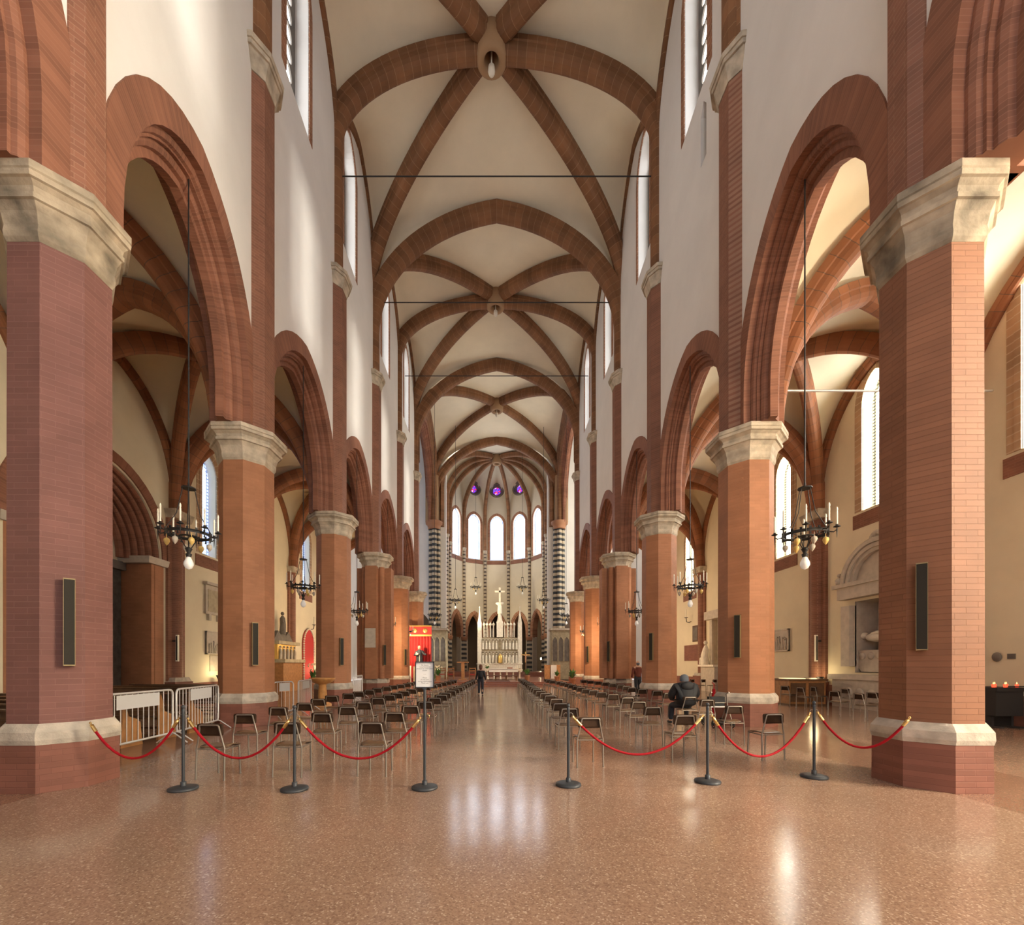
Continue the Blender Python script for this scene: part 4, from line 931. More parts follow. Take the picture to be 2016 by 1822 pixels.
# --- column loudspeakers on the pillars
for sx, side in ((-1, 'left'), (1, 'right')):
    for i, (x, y, h, zz) in enumerate(((5.96, 5.93, 0.503, 1.6), (6.83, 11.8, 0.627, 1.6), (6.85, 18.15, 0.64, 1.6), (6.85, 24.4, 0.88, 1.6), (6.87, 30.6, 0.62, 1.6))):
        if sx > 0: x -= 0.03
        zz += (0.2 if sx > 0 else 0); d = Vector((-sx, -1, 0)).normalized(); tn = Vector((-sx, 1, 0)).normalized()
        c = Vector((sx*x, y, 0)) + d*(h + 0.075) + tn*(0.06 if i == 0 else 0.0); rz = atan2(d.y, d.x) + pi/2; w_ = 0.10 if i == 0 else 0.13
        t = thing('column_speaker', 'tall slim bronze column loudspeaker on the %s %s pillar' % (ORD[i], side), 'loudspeaker', (c.x, c.y, zz), group='column loudspeakers on the pillars')
        b = MB(); b.box((c.x, c.y, zz+0.55), (w_, 0.10, 1.09), rz); b.build('grille', 'speaker', t)
        b = MB()
        for s_ in (-1, 1):
            q = c + tn*s_*(w_/2 + 0.004); b.box((q.x, q.y, zz+0.55), (0.005, 0.104, 1.10), rz)
        b.build('side_trim', 'bronze', t)
        for ze in (1.105, -0.002): b = MB(); b.box((c.x, c.y, zz+ze), (w_+0.012, 0.115, 0.015), rz); b.build('end_cap', 'bronze', t)
        q = c - d*0.06
        b = MB(); b.box((q.x, q.y, zz+0.9), (0.05, 0.08, 0.06), rz); b.box((q.x, q.y, zz+0.2), (0.05, 0.08, 0.06), rz); b.build('bracket', 'iron', t)

for sx, side in ((-1, 'left'), (1, 'right')):
    X = sx*(XA-0.36); yy = 18.2
    t = thing('slim_speaker', 'pale slim column loudspeaker on the brick respond of the %s aisle wall' % side, 'loudspeaker', (X, yy-0.3, 1.75), group='pale loudspeakers in the aisles')
    b = MB(); b.box((X, yy-0.3, 2.3), (0.09, 0.09, 1.1)); b.build('body', 'candle', t)
    b = MB(); b.box((X - sx*0.0, yy-0.35, 2.3), (0.05, 0.012, 1.0)); b.build('grille', 'speaker', t)
    b = MB(); b.box((X + sx*0.1, yy-0.3, 2.6), (0.2, 0.05, 0.05)); b.build('bracket', 'iron', t)
# --- chandeliers
def chandelier_meshes():
    m = {}
    b = MB(); n = 32
    for r in (0.40,):
        b.lathe([(r, -0.03), (r, 0.03), (r-0.012, 0.03), (r-0.012, -0.03), (r, -0.03)], (0, 0, 0), n, cap=False)
    for k in range(16): a = 2*pi*k/16; b.box((0.395*cos(a), 0.395*sin(a), 0.05), (0.015, 0.04, 0.04), a); b.box((0.395*cos(a), 0.395*sin(a), -0.055), (0.02, 0.03, 0.06), a, 0.5)
    m['ring'] = b.mesh('ring')
    b = MB(); b.tube([(0.16*cos(k*pi/8), 0.16*sin(k*pi/8), -0.05) for k in range(16)], 0.018, 6, closed=True)
    for k in range(4): a = k*pi/2 + 0.4; b.tube([(0.39*cos(a), 0.39*sin(a), -0.03), (0.16*cos(a), 0.16*sin(a), -0.05), (0.03*cos(a), 0.03*sin(a), -0.30)], 0.010, 5)
    b.lathe([(0.03, 0), (0.07, -0.03), (0.05, -0.07), (0.03, -0.12), (0.06, -0.14), (0.045, -0.20)], (0, 0, -0.26), 10); m['hub'] = b.mesh('hub')
    b = MB(); b.lathe([(0.03, 0), (0.05, -0.04), (0.085, -0.12), (0.09, -0.17), (0.06, -0.24), (0.01, -0.265)], (0, 0, -0.45), 14); m['bulb'] = b.mesh('bulb')
    b = MB()
    for k in range(4):
        a = k*pi/2 + 0.4; b.tube([(0.40*cos(a), 0.40*sin(a), 0.04), (0.2*cos(a), 0.2*sin(a), 0.42), (0.10*cos(a), 0.10*sin(a), 0.95)], 0.009, 5)
    b.lathe([(0.13, 0), (0.13, 0.025), (0.02, 0.05), (0.02, 0.12)], (0, 0, 0.94), 10); m['chains'] = b.mesh('chain')
    m['arms'] = []; m['candles'] = []; m['pend'] = []
    for k in range(8):
        a = 2*pi*k/8 + 0.2; c, s_ = cos(a), sin(a)
        b = MB(); b.tube([(0.40*c, 0.40*s_, 0.0), (0.47*c, 0.47*s_, -0.02), (0.52*c, 0.52*s_, 0.02), (0.52*c, 0.52*s_, 0.10)], 0.012, 6)
        b.lathe([(0.02, 0), (0.065, 0.015), (0.06, 0.025), (0.025, 0.02), (0.025, 0.06)], (0.52*c, 0.52*s_, 0.06), 10); b.lathe([(0.014, 0), (0.004, -0.16)], (0.52*c, 0.52*s_, 0.02), 6); m['arms'].append(b.mesh('arm'))
        b = MB(); b.lathe([(0.017, 0.0), (0.017, 0.26), (0.012, 0.27), (0.020, 0.30), (0.016, 0.335), (0.003, 0.365)], (0.52*c, 0.52*s_, 0.11), 8); m['candles'].append(b.mesh('candle'))
        if k % 2 == 0 or k in (1, 5):
            a2 = a + 0.39; b = MB(); r = 0.36; b.cyl((r*cos(a2), r*sin(a2), -0.05), (r*cos(a2), r*sin(a2), -0.14), 0.006, 5)
            b.lathe([(0.01, 0), (0.045, -0.02), (0.058, -0.06), (0.04, -0.11), (0.004, -0.16)], (r*cos(a2), r*sin(a2), -0.13), 8); m['pend'].append(b.mesh('oil_lamp'))
    return m
HM = chandelier_meshes()
for k in ('ring', 'hub', 'chains'): HM[k].materials.append(M['iron'])
for l in HM['arms']: l.materials.append(M['iron'])
for l in HM['candles']: l.materials.append(M['candle'])
for i, l in enumerate(HM['pend']): l.materials.append(M['amber' if i % 2 else 'grey_marble'])
def chandelier(x, y, z, ztop, label, group, lit=False, sc=1.0):
    t = thing('chandelier', label, 'chandelier', (x, y, z), random.uniform(0, 0.7), group); t.scale = (sc, sc, sc)
    put('ring', HM['ring'], None, t); put('hub', HM['hub'], None, t); put('suspension_chain', HM['chains'], None, t)
    for k in range(8): a = put('arm', HM['arms'][k], None, t); put('candle', HM['candles'][k], None, a)
    for l in HM['pend']: put('oil_lamp', l, None, t)
    put('bulb', HM['bulb'].copy(), 'bulb_on' if lit else 'bulb_faint_glow', t)
    b = MB(); b.cyl((0, 0, 1.02), (0, 0, (ztop - z)/sc), 0.014, 6); b.build('cable', 'iron', t, local=True)
    return t
cz = [(6.33, 8.87, 4.28, 11.6), (6.72, 15.0, 4.32, 12.0), (6.90, 21.3, 4.25, 12.3), (6.95, 27.5, 4.2, 12.3), (7.0, 33.6, 4.2, 12.3)]
for sx, side in ((-1, 'left'), (1, 'right')):
    for i, (x, y, z, zt) in enumerate(cz):
        chandelier(sx*x, y, z, zt, 'iron chandelier with white candles under the %s arch of the %s arcade' % (ORD[i], side) + (', its bulb lit' if i >= 3 else ''), 'iron chandeliers of the arcades', lit=(i >= 3))
        if i >= 3:
            l = bpy.data.lights.new('bulb_light', 'POINT'); l.energy = 420; l.color = (1.0, 0.72, 0.42); l.shadow_soft_size = 0.1
            lo = bpy.data.objects.new('bulb_light', l); COL.objects.link(lo); lo.location = (sx*x - sx*0.0, y - 0.05, z - 0.85)
for x, y, z, s_, nm in ((-4.4, 46, 8.5, 1.25, 'left of the altar, low'), (-2.45, 50.5, 10.7, 1.2, 'upper left beside the crucifix'), (3.0, 50.5, 10.7, 1.2, 'upper right beside the crucifix'), (5.0, 46, 8.5, 1.25, 'right of the altar, low'), (-5.9, 41, 6.3, 1.2, 'before the left striped column'), (6.6, 41, 6.3, 1.2, 'before the right striped column')):
    chandelier(x, y, z, 28.5, 'iron candle chandelier hanging in the chancel, ' + nm, 'chandeliers of the chancel', sc=s_)
l = bpy.data.lights.new('chancel_lamp', 'SPOT'); l.energy = 2600; l.color = (1.0, 0.80, 0.50); l.spot_size = radians(75); l.spot_blend = 0.6; l.shadow_soft_size = 0.2
lo = bpy.data.objects.new('chancel_lamp', l); COL.objects.link(lo); lo.location = (-5.2, 47.0, 6.2); lo.rotation_euler = Vector((0.35, 0.6, 0.35)).to_track_quat('-Z', 'Y').to_euler()
l = bpy.data.lights.new('retable_lamp', 'SPOT'); l.energy = 1500; l.color = (1.0, 0.86, 0.62); l.spot_size = radians(50); l.spot_blend = 0.5; l.shadow_soft_size = 0.15
lo = bpy.data.objects.new('retable_lamp', l); COL.objects.link(lo); lo.location = (-5.5, 42.0, 8.0); lo.rotation_euler = (Vector((0.35, 50.5, 5.2)) - Vector((-5.5, 42.0, 8.0))).to_track_quat('-Z', 'Y').to_euler()
for x, y in ((-13.0, 20.6), (-12.9, 26.5), (-13.0, 31.5), (13.0, 17.7)):
    l = bpy.data.lights.new('wall_lamp', 'POINT'); l.energy = (12 if x > 0 else 26); l.color = (1.0, 0.78, 0.42); l.shadow_soft_size = 0.15
    lo = bpy.data.objects.new('wall_lamp', l); COL.objects.link(lo); lo.location = (x, y, 1.25)
    sg = -1 if x < 0 else 1
    t = thing('floor_uplight', 'small black uplight on the floor against the %s aisle wall, %s' % ('left' if x < 0 else 'right', {20.6: 'under the stone tablets', 26.5: 'before the side altar', 31.5: 'before the red niche', 17.7: 'behind the display case'}[y]), 'lamp', (x + sg*0.25, y, 0), group='uplights in the aisles')
    b = MB(); b.lathe([(0.12, 0), (0.12, 0.02), (0.03, 0.03), (0.03, 0.9)], (x + sg*0.25, y, 0), 12); b.build('stand', 'iron', t)
    b = MB(); b.lathe([(0.05, 0), (0.13, 0.22), (0.12, 0.22), (0.05, 0.05)], (x + sg*0.25, y, 0.9), 12, cap=False); b.build('lamp_head', 'iron', t)

M['grey_card'] = plain('grey_card', (0.50, 0.50, 0.50), 0.6)
# --- crowd barriers in the left arcade
def barrier(p, q, label, card):
    p, q = Vector((*p, 0)), Vector((*q, 0)); d = q-p; L = d.length; u = d.normalized(); nn = Vector((-u.y, u.x, 0)); c = (p+q)/2
    t = thing('crowd_barrier', label, 'barrier', c, group='metal crowd barriers along the left arcade')
    P = lambda s_, z, o=0: p + u*s_ + Z*z + nn*o
    b = MB(); r = 0.1; loop = []
    for cx_, cz_, a0 in ((r, 0.32, pi), (L-r, 0.32, 1.5*pi), (L-r, 1.0, 0), (r, 1.0, pi/2)):
        for k in range(5): a = a0 + k*pi/8; loop.append(P(cx_ + r*cos(a), cz_ + r*sin(a)))
    b.tube(loop, 0.021, 8, closed=True); b.build('frame', 'white_metal', t)
    b = MB(); n = int(L/0.125)
    for k in range(1, n): b.cyl(P(L*k/n, 0.23), P(L*k/n, 1.09), 0.008, 6)
    b.build('bars', 'white_metal', t)
    for s_ in (0.02, L-0.02):
        b = MB(); b.cyl(P(s_, 0.4), P(s_, 0.22), 0.018, 8); b.tube([P(s_, 0.22), P(s_, 0.20, -0.06), P(s_, 0.02, -0.30)], 0.014, 6); b.tube([P(s_, 0.22), P(s_, 0.20, 0.06), P(s_, 0.02, 0.30)], 0.014, 6); b.build('foot', 'white_metal', t)
    if card:
        b = MB(); b.panel(lambda x_, z, o: P(x_, z, o), [(L*0.28, 0.82), (L*0.80, 0.82), (L*0.80, 1.07), (L*0.28, 1.07)], thick=0.004, n0=-0.012); b.build('card', 'grey_card', t)
barrier((-6.50, 6.85), (-6.62, 8.82), 'galvanised crowd barrier with a blank card, first beyond the near left pillar', True)
barrier((-6.62, 8.92), (-7.0, 10.85), 'galvanised crowd barrier with a blank card, just before the second left pillar', True)
barrier((-6.50, 12.55), (-6.22, 13.2), 'galvanised crowd barrier, short view right behind the second left pillar', True)
barrier((-6.17, 13.42), (-6.55, 15.25), 'galvanised crowd barrier left of the stone holy water font', True)
barrier((-6.45, 19.4), (-6.6, 21.2), 'galvanised crowd barrier beyond the third left pillar', False)

# --- pews in the left aisle
def pew_parts(t, L):
    b = MB(); b.box((0, 0, 0.45), (L, 0.38, 0.035)); b.build('seat', 'wood', t, local=True)
    b = MB()
    for z in (0.58, 0.72, 0.87): b.box((0, -0.20 - (z-0.45)*0.1, z), (L, 0.025, 0.10))
    b.build('backrest', 'wood', t, local=True)
    for s_ in (-1, 1):
        b = MB(); x = s_*(L/2 - 0.02)
        b.panel(lambda u, z, n, x=x: Vector((x + n, u, z)), [(-0.28, 0), (0.24, 0), (0.22, 0.10), (0.18, 0.44), (0.10, 0.52), (-0.10, 0.60), (-0.20, 0.97), (-0.27, 0.97), (-0.24, 0.5)], thick=0.05, n0=0.025); b.build('end_panel', 'oak', t, local=True)
    b = MB(); b.box((0, -0.42, 0.16), (L, 0.16, 0.03)); b.box((0, -0.30, 0.93), (L, 0.14, 0.025)); b.build('kneeler', 'wood', t, local=True)
pn = ['nearest the camera', 'second from the camera', 'third from the camera', 'fourth from the camera', 'farthest of the first block']
pew0 = None
for k in range(5):
    loc = (-9.65, 6.7 + 0.92*k, 0); lab = 'dark wooden pew in the left aisle behind the barriers, ' + pn[k]
    if pew0 is None: pew0 = thing('church_pew', lab, 'pew', loc, 0, 'pews in the left aisle'); pew_parts(pew0, 4.9); pt = tree(pew0)
    else: dup(pew0, loc, 0, lab, 'pews in the left aisle', pt)
for k in range(3): dup(pew0, (-10.1, 13.2 + 0.95*k, 0), 0, 'dark wooden pew beyond the second left pillar, %s of three' % ORD[k], 'pews in the left aisle', pt)
for k in range(2): dup(pew0, (-9.4, 3.9 + 0.95*k, 0), 0, 'dark wooden pew at the left edge beside the near left pillar, ' + ('front one' if k else 'rear one'), 'pews in the left aisle', pt)

# --- holy water font
x, y = (635-CX)*16.9/F, 16.9
t = thing('holy_water_font', 'orange marble holy water font on a column before the third left pillar', 'font', (x, y, 0))
b = MB(); b.lathe([(0.34, 0), (0.34, 0.08), (0.24, 0.14), (0.20, 0.20)], (x, y, 0), 16); b.build('base', 'font', t)
b = MB(); b.lathe([(0.15, 0.18), (0.17, 0.4), (0.14, 0.80), (0.17, 0.86)], (x, y, 0), 16); b.build('column', 'font', t)
b = MB(); b.lathe([(0.14, 0.84), (0.36, 0.93), (0.48, 1.06), (0.50, 1.10), (0.46, 1.10), (0.36, 1.0), (0.02, 0.97)], (x, y, 0), 24); b.build('bowl', 'font', t)
# ------------------------------------------------------------------ wall furniture, chancel, people
# --- stone tablets and reliefs
def wallbox(fr, u0, u1, z0, z1, d, mat, name, parent, n0=0.0):
    b = MB(); b.panel(fr, [(u0, z0), (u1, z0), (u1, z1), (u0, z1)], thick=d, n0=d + n0); return b.build(name, mat, parent)
frL = frame((-XA, 0, 0), (0, 1, 0), (1, 0, 0)); frR = frame((XA, 0, 0), (0, 1, 0), (-1, 0, 0))
t = thing('wall_tablet', 'framed stone inscription tablet on two brackets, high on the left aisle wall', 'tablet', frL(20.6, 3.9, 0))
wallbox(frL, 20.05, 21.35, 4.0, 5.35, 0.10, 'grey_marble', 'frame', t); wallbox(frL, 20.18, 21.22, 4.12, 5.15, 0.02, 'screen', 'slab', t, 0.10)
b = MB(); b.box(frL(20.7, 5.42, 0.10), (0.26, 1.5, 0.12)); b.build('cornice', 'grey_marble', t)
for u in (20.3, 21.0): b = MB(); b.box(frL(u, 3.85, 0.07), (0.14, 0.16, 0.3)); b.build('bracket', 'grey_marble', t)
def relief(fr, u0, u1, z0, z1, label, seed, n=16, name='stone_relief'):
    t = thing(name, label, 'relief', fr((u0+u1)/2, z0, 0)); wallbox(fr, u0, u1, z0, z1, 0.07, 'grey_marble', 'slab', t)
    b = MB(); rnd = random.Random(seed)
    for uu, zz, w_, h_ in (((u0+u1)/2, z0+0.03, u1-u0, 0.06), ((u0+u1)/2, z1-0.03, u1-u0, 0.06), (u0+0.03, (z0+z1)/2, 0.06, z1-z0), (u1-0.03, (z0+z1)/2, 0.06, z1-z0)):
        b.panel(fr, [(uu-w_/2, zz-h_/2), (uu+w_/2, zz-h_/2), (uu+w_/2, zz+h_/2), (uu-w_/2, zz+h_/2)], thick=0.08, n0=0.11)
    b.build('moulded_frame', 'grey_marble', t)
    b = MB()
    for k in range(n):
        u = u0 + 0.14 + (u1-u0-0.28)*(k+0.5)/n; h = (z1-z0)*rnd.uniform(0.35, 0.7); zc = z0 + 0.1 + h/2; a = rnd.uniform(-0.03, 0.03)
        p0, p1 = fr(u + a, z0+0.08, 0.09), fr(u - a, z0+0.08+h*0.75, 0.10)
        b.tube([p0, p0.lerp(p1, 0.5), p1], [0.05, 0.04, 0.05], 6); b.ball(fr(u - a, z0+0.08+h*0.85, 0.10), 0.045, 6, 5)
    b.build('carved_figures', 'grey_marble', t)
    return t
relief(frL, 20.1, 21.5, 2.1, 3.2, 'pale carved relief slab on the left aisle wall under the framed tablet', 3, 8)
relief(frR, 20.0, 21.1, 2.25, 3.3, 'small carved stone relief on the right aisle wall beside the second pillar', 5, 7)
t = tag(wallbox(frL, 20.45, 21.3, 1.3, 2.05, 0.03, 'grey_marble', 'inscription_slab', None), 'plain grey inscription slab lowest on the left aisle wall', 'slab')
o = MB(); d = Vector((1, -1, 0)).normalized()
o.panel(frame((-6.85, 24.4 - 0.95, 0), (1, 0, 0), (0, -1, 0)), [(-0.30, 2.55), (0.27, 2.55), (0.27, 3.6), (-0.30, 3.6)], thick=0.06, n0=0.045)
tag(o.build('marble_plaque', 'grey_marble'), 'pale marble plaque fixed to the fourth left pillar', 'plaque')

# --- tomb on the right aisle wall
frT = lambda u, z, n=0.0: frR(u, z, n*0.55)
t = thing('wall_tomb', 'white marble wall tomb with reclining figure under an arch on the right aisle wall', 'tomb', frT(15.2, 0, 0.5))
u0, u1 = 13.7, 16.75
wallbox(frT, u0-0.25, u1+0.25, 0.0, 1.05, 0.72, 'grey_marble', 'plinth', t); wallbox(frT, u0-0.4, u1+0.4, 1.05, 1.25, 0.85, 'grey_marble', 'plinth_cornice', t)
b = MB()
for k in range(5): b.ball(frT(u0 + 0.5 + 0.5*k, 0.6, 0.72), 0.20, 8, 6, (0.3, 0.9, 0.8))
b.build('plinth_carving', 'grey_marble', t)
b = MB()
R_ = lambda u, z, n=0.0: frR(u, z, n)
for q in ([(14.07, 1.32, -.8), (16.34, 1.32, -.8), (16.34, 4.0, -.8), (14.07, 4.0, -.8)], [(16.33, 1.32, -.8), (16.33, 1.32, .05), (16.33, 4.0, .05), (16.33, 4.0, -.8)], [(14.08, 1.32, -.8), (14.08, 1.32, .05), (14.08, 4.0, .05), (14.08, 4.0, -.8)],
          [(14.07, 3.99, -.8), (16.34, 3.99, -.8), (16.34, 3.99, .05), (14.07, 3.99, .05)], [(14.07, 1.33, -.8), (16.34, 1.33, -.8), (16.34, 1.33, .05), (14.07, 1.33, .05)]):
    b.add([R_(*k) for k in q], [(0, 1, 2, 3)])
b.build('niche', 'grey_marble', t)
wallbox(frR, 14.6, 15.7, 2.95, 3.4, 0.03, 'marble', 'inscription_panel', t, -0.79)
frS = lambda u, z, n=0.0: frR(u, z - 0.40, n - 0.70)
for u in (u0+0.02, u1-0.42):
    p = wallbox(frT, u, u+0.40, 1.55, 3.85, 0.5, 'grey_marble', 'pilaster', t); b = MB(); b.box(frT(u+0.2, 3.98, 0.28), (0.6, 0.52, 0.26), taper=1.15); b.build('capital', 'grey_marble', p)
    b = MB(); b.box(frT(u+0.2, 1.45, 0.28), (0.6, 0.5, 0.35)); b.build('pedestal', 'grey_marble', p)
wallbox(frT, u0-0.1, u1+0.1, 4.1, 4.55, 0.6, 'grey_marble', 'frieze', t); wallbox(frT, u0-0.25, u1+0.25, 4.55, 4.7, 0.78, 'grey_marble', 'cornice', t)
b = MB()
for r, dn in ((1.48, 0.55), (1.30, 0.45), (1.16, 0.32)):
    pts = [frT(15.22 - r*cos(pi*k/24), 4.7 + r*0.92*sin(pi*k/24), dn*0.5) for k in range(25)]
    sd = frT(0, 0, 1) - frT(0, 0, 0); ups = [(p - frT(15.22, 4.7, dn*0.5)).normalized() for p in pts]
    b.sweep(pts, ups, [sd]*25, [(-dn/2, -0.09), (dn/2, -0.09), (dn/2, 0.05), (dn/2-0.08, 0.09), (-dn/2, 0.09)])
b.build('arch', 'grey_marble', t)
b = MB(); b.panel(frT, [(15.22 - 1.15*cos(pi*k/20), 4.7 + 1.06*sin(pi*k/20)) for k in range(21)], n0=0.05); b.build('lunette', 'grey_marble', t)
b = MB()
for k in range(9): a = pi*k/8; b.ball(frT(15.22 + 0.22*cos(a) - 0.0, 6.12 + 0.16*sin(a), 0.3), 0.11, 6, 5)
for u in (u0-0.1, u1+0.1): b.ball(frT(u, 4.85, 0.4), 0.16, 8, 6); b.ball(frT(u, 5.08, 0.4), 0.09, 8, 6)
b.build('acroterion', 'grey_marble', t)
b = MB(); b.panel(frS, [(14.25, 1.75), (16.2, 1.75), (16.42, 2.0), (16.42, 2.18), (16.3, 2.2), (16.3, 2.48), (16.45, 2.55), (14.0, 2.55), (14.15, 2.48), (14.15, 2.2), (14.03, 2.18), (14.03, 2.0)], thick=0.55, n0=0.62)
for k in range(6): b.ball(frS(14.35 + 0.36*k, 2.34, 0.62), 0.15, 8, 6, (0.4, 1, 0.9))
sar = b.build('sarcophagus', 'grey_marble', t)
b = MB()
for k in range(4): b.ball(frS(14.5 + 0.5*k, 2.72, 0.40), 0.26, 10, 8, (0.9, 1, 0.85))
b.build('draped_bier', 'marble', sar)
b = MB(); b.tube([frS(14.15, 3.05, 0.42), frS(14.6, 3.06, 0.42), frS(15.1, 3.08, 0.42), frS(15.7, 3.05, 0.42), frS(16.1, 3.02, 0.42)], [0.10, 0.17, 0.19, 0.22, 0.12], 10); b.ball(frS(16.28, 3.10, 0.42), 0.13, 10, 8); b.tube([frS(15.8, 3.15, 0.55), frS(15.4, 3.2, 0.62), frS(15.1, 3.22, 0.55)], 0.06, 8); b.tube([frS(14.1, 3.0, 0.34), frS(14.05, 3.18, 0.36)], 0.06, 6); b.build('reclining_figure', 'marble', t)

# --- wooden display case, votive stand, small things of the right aisle
x, y = 12.28, 17.6
t = thing('display_case', 'wooden display case with a bright glass top against the right aisle wall', 'display case', (x, y, 0))
b = MB(); b.box((x, y, 0.52), (1.45, 1.05, 0.95)); b.build('body', 'oak', t)
b = MB(); b.box((x, y, 0.03), (1.5, 1.1, 0.06)); b.build('plinth', 'wood', t)
b = MB(); b.box((x, y, 1.02), (1.58, 1.18, 0.06)); b.build('rim', 'wood', t)
b = MB(); b.box((x-0.35, y-0.15, 1.06), (0.6, 0.7, 0.03)); b.build('glass_top', 'lit_glass', t)
b = MB()
for s_ in (-1, 1): b.box((x + s_*0.36, y-0.53, 0.52), (0.6, 0.02, 0.75))
b.build('panel', 'wood', t)
x, y = 12.95, 11.25
t = thing('votive_stand', 'black metal votive candle stand at the right edge with red candles', 'candle stand', (x, y, 0))
b = MB(); b.box((x, y, 0.98), (0.75, 0.8, 0.10)); b.box((x+0.2, y-0.45, 1.06), (0.7, 0.03, 0.03)); b.build('tray', 'black', t)
b = MB(); b.box((x, y, 0.62), (0.70, 0.7, 0.62)); b.build('box', 'black', t)
for s_ in (-1, 1): b = MB(); b.box((x + s_*0.25, y, 0.16), (0.06, 0.4, 0.32)); b.box((x + s_*0.25, y, 0.02), (0.10, 0.8, 0.04)); b.build('leg', 'black', t)
for k in range(5):
    cx_ = x - 0.30 + 0.15*k; cy_ = y - 0.25 + 0.1*(k % 2)
    c = thing('votive_candle', 'small lit red votive candle on the black stand, %s from the left' % ORD[k], 'candle', (cx_, cy_, 1.03), group='lit votive candles')
    b = MB(); b.lathe([(0.03, 0), (0.035, 0.075), (0.028, 0.08)], (cx_, cy_, 1.03), 10); b.build('cup', 'votive', c)
    b = MB(); b.lathe([(0.002, 0), (0.011, 0.015), (0.009, 0.03), (0.001, 0.06)], (cx_, cy_, 1.11), 8); b.build('flame', 'flame', c)
b = MB(); b.ball(frR(11.72, 1.82, 0.03), 0.13, 14, 8, (0.3, 0.9, 1.0)); b.box(frR(11.4, 1.83, 0.01), (0.02, 0.18, 0.14)); tag(b.build('wall_sign', 'dark_stone'), 'small oval grey sign on the right aisle wall above the candle stand', 'sign')
def wall_candle(fr, u, z, label):
    t = thing('wall_sconce', label, 'sconce', fr(u, z-0.35, 0.03), group='wall sconces of the aisles')
    b = MB(); b.tube([fr(u, z-0.35, 0), fr(u, z-0.42, 0.15), fr(u, z-0.38, 0.32), fr(u, z-0.1, 0.36)], 0.025, 6); b.lathe([(0.02, 0), (0.13, 0.03), (0.13, 0.05)], fr(u, z-0.12, 0.36), 10); b.build('arm', 'iron', t)
    b = MB(); b.cyl(fr(u, z-0.07, 0.36), fr(u, z+0.5, 0.36), 0.035, 8); b.build('candle', 'candle', t)
wall_candle(frR, 30.2, 5.0, 'iron wall sconce with one candle under the far right aisle window')
wall_candle(frR, 21.95, 5.1, 'iron wall sconce with one candle on the right wall by the second pillar')
wall_candle(frL, 31.3, 4.6, 'iron wall sconce on the far left aisle wall near the third pillar')
wall_candle(frL, 21.6, 5.8, 'iron wall sconce on the left aisle wall beside the stone tablet')
t = thing('small_painting', 'small dark framed painting on the far right aisle wall', 'painting', frR(29.6, 3.2, 0.02)); wallbox(frR, 29.1, 29.9, 3.2, 4.3, 0.05, 'wood', 'frame', t); wallbox(frR, 29.2, 29.8, 3.32, 4.18, 0.01, 'dark_stone', 'canvas', t, 0.05)
b = MB(); b.panel(frR, [(28.9, 1.9), (31.2, 1.9), (31.2, 3.0), (28.9, 3.0)], thick=0.04, n0=0.05); trim(b, 'brick_low')
# statue group on a pedestal beside the second right pillar
t = thing('seated_statue', 'pale seated stone statue on a marble pedestal in the far right aisle', 'statue', frR(26.6, 0, 0.5))
wallbox(frR, 25.4, 27.1, 0, 1.5, 0.8, 'grey_marble', 'pedestal', t); wallbox(frR, 25.3, 27.25, 1.5, 1.62, 0.92, 'marble', 'cornice', t)
for u in (25.5, 26.5): wallbox(frR, u, u+0.3, 1.62, 4.4, 0.4, 'grey_marble', 'pilaster', t)
wallbox(frR, 25.2, 27.1, 4.4, 4.9, 0.6, 'grey_marble', 'entablature', t)
b = MB(); b.tube([frR(26.95, 1.62, 0.6), frR(26.95, 2.2, 0.62), frR(26.95, 2.6, 0.55), frR(26.95, 2.85, 0.55)], [0.25, 0.22, 0.18, 0.06], 10); b.ball(frR(26.95, 3.0, 0.56), 0.13, 8, 8); b.tube([frR(26.95, 2.1, 0.6), frR(27.15, 2.0, 0.75), frR(27.2, 1.65, 0.75)], 0.10, 8); b.build('figure', 'marble', t)

# --- side altar and red niche of the left aisle
t = thing('side_altar', 'side altar with carved stone figures and a dark statue in the far left aisle', 'altar', frL(26.8, 0, 0.4))
wallbox(frL, 25.5, 28.0, 0, 1.75, 1.0, 'oak', 'altar_block', t); wallbox(frL, 25.4, 28.1, 1.75, 1.95, 1.15, 'screen', 'mensa', t)
wallbox(frL, 25.6, 27.9, 1.95, 2.85, 0.6, 'gold', 'retable_panel', t); wallbox(frL, 25.4, 28.1, 2.85, 3.05, 0.8, 'screen', 'cornice', t)
b = MB()
for k in range(5): u = 25.85 + 0.45*k; b.tube([frL(u, 1.97, 0.66), frL(u, 2.4, 0.68), frL(u, 2.6, 0.66)], [0.10, 0.09, 0.05], 8); b.ball(frL(u, 2.70, 0.66), 0.07, 8, 6)
b.build('carved_figures', 'grey_marble', t)
b = MB(); b.panel(frL, [(25.5, 3.05), (28.0, 3.05), (27.7, 3.35), (27.4, 3.7), (27.1, 3.45), (26.75, 3.55), (26.4, 3.45), (26.1, 3.7), (25.8, 3.35)], thick=0.2, n0=0.4); b.build('pediment', 'dark_stone', t)
b = MB(); b.tube([frL(26.7, 3.5, 0.35), frL(26.7, 4.1, 0.38), frL(26.7, 4.5, 0.35), frL(26.7, 4.65, 0.35)], [0.20, 0.17, 0.15, 0.06], 10); b.ball(frL(26.7, 4.78, 0.35), 0.11, 8, 8); b.tube([frL(26.6, 4.5, 0.4), frL(26.45, 4.2, 0.5)], 0.05, 6); b.build('crowning_statue', 'dark_stone', t)
t = thing('red_niche', 'tall red arched niche panel with a white studded border in the far left aisle', 'niche', frL(31.0, 0, 0.1))
b = MB(); ol = win_pts(31.0, 0.85, 0.5, 3.1, 4.2); b.panel(frL, ol, thick=0.08, n0=0.10); b.build('panel', 'red_cloth', t)
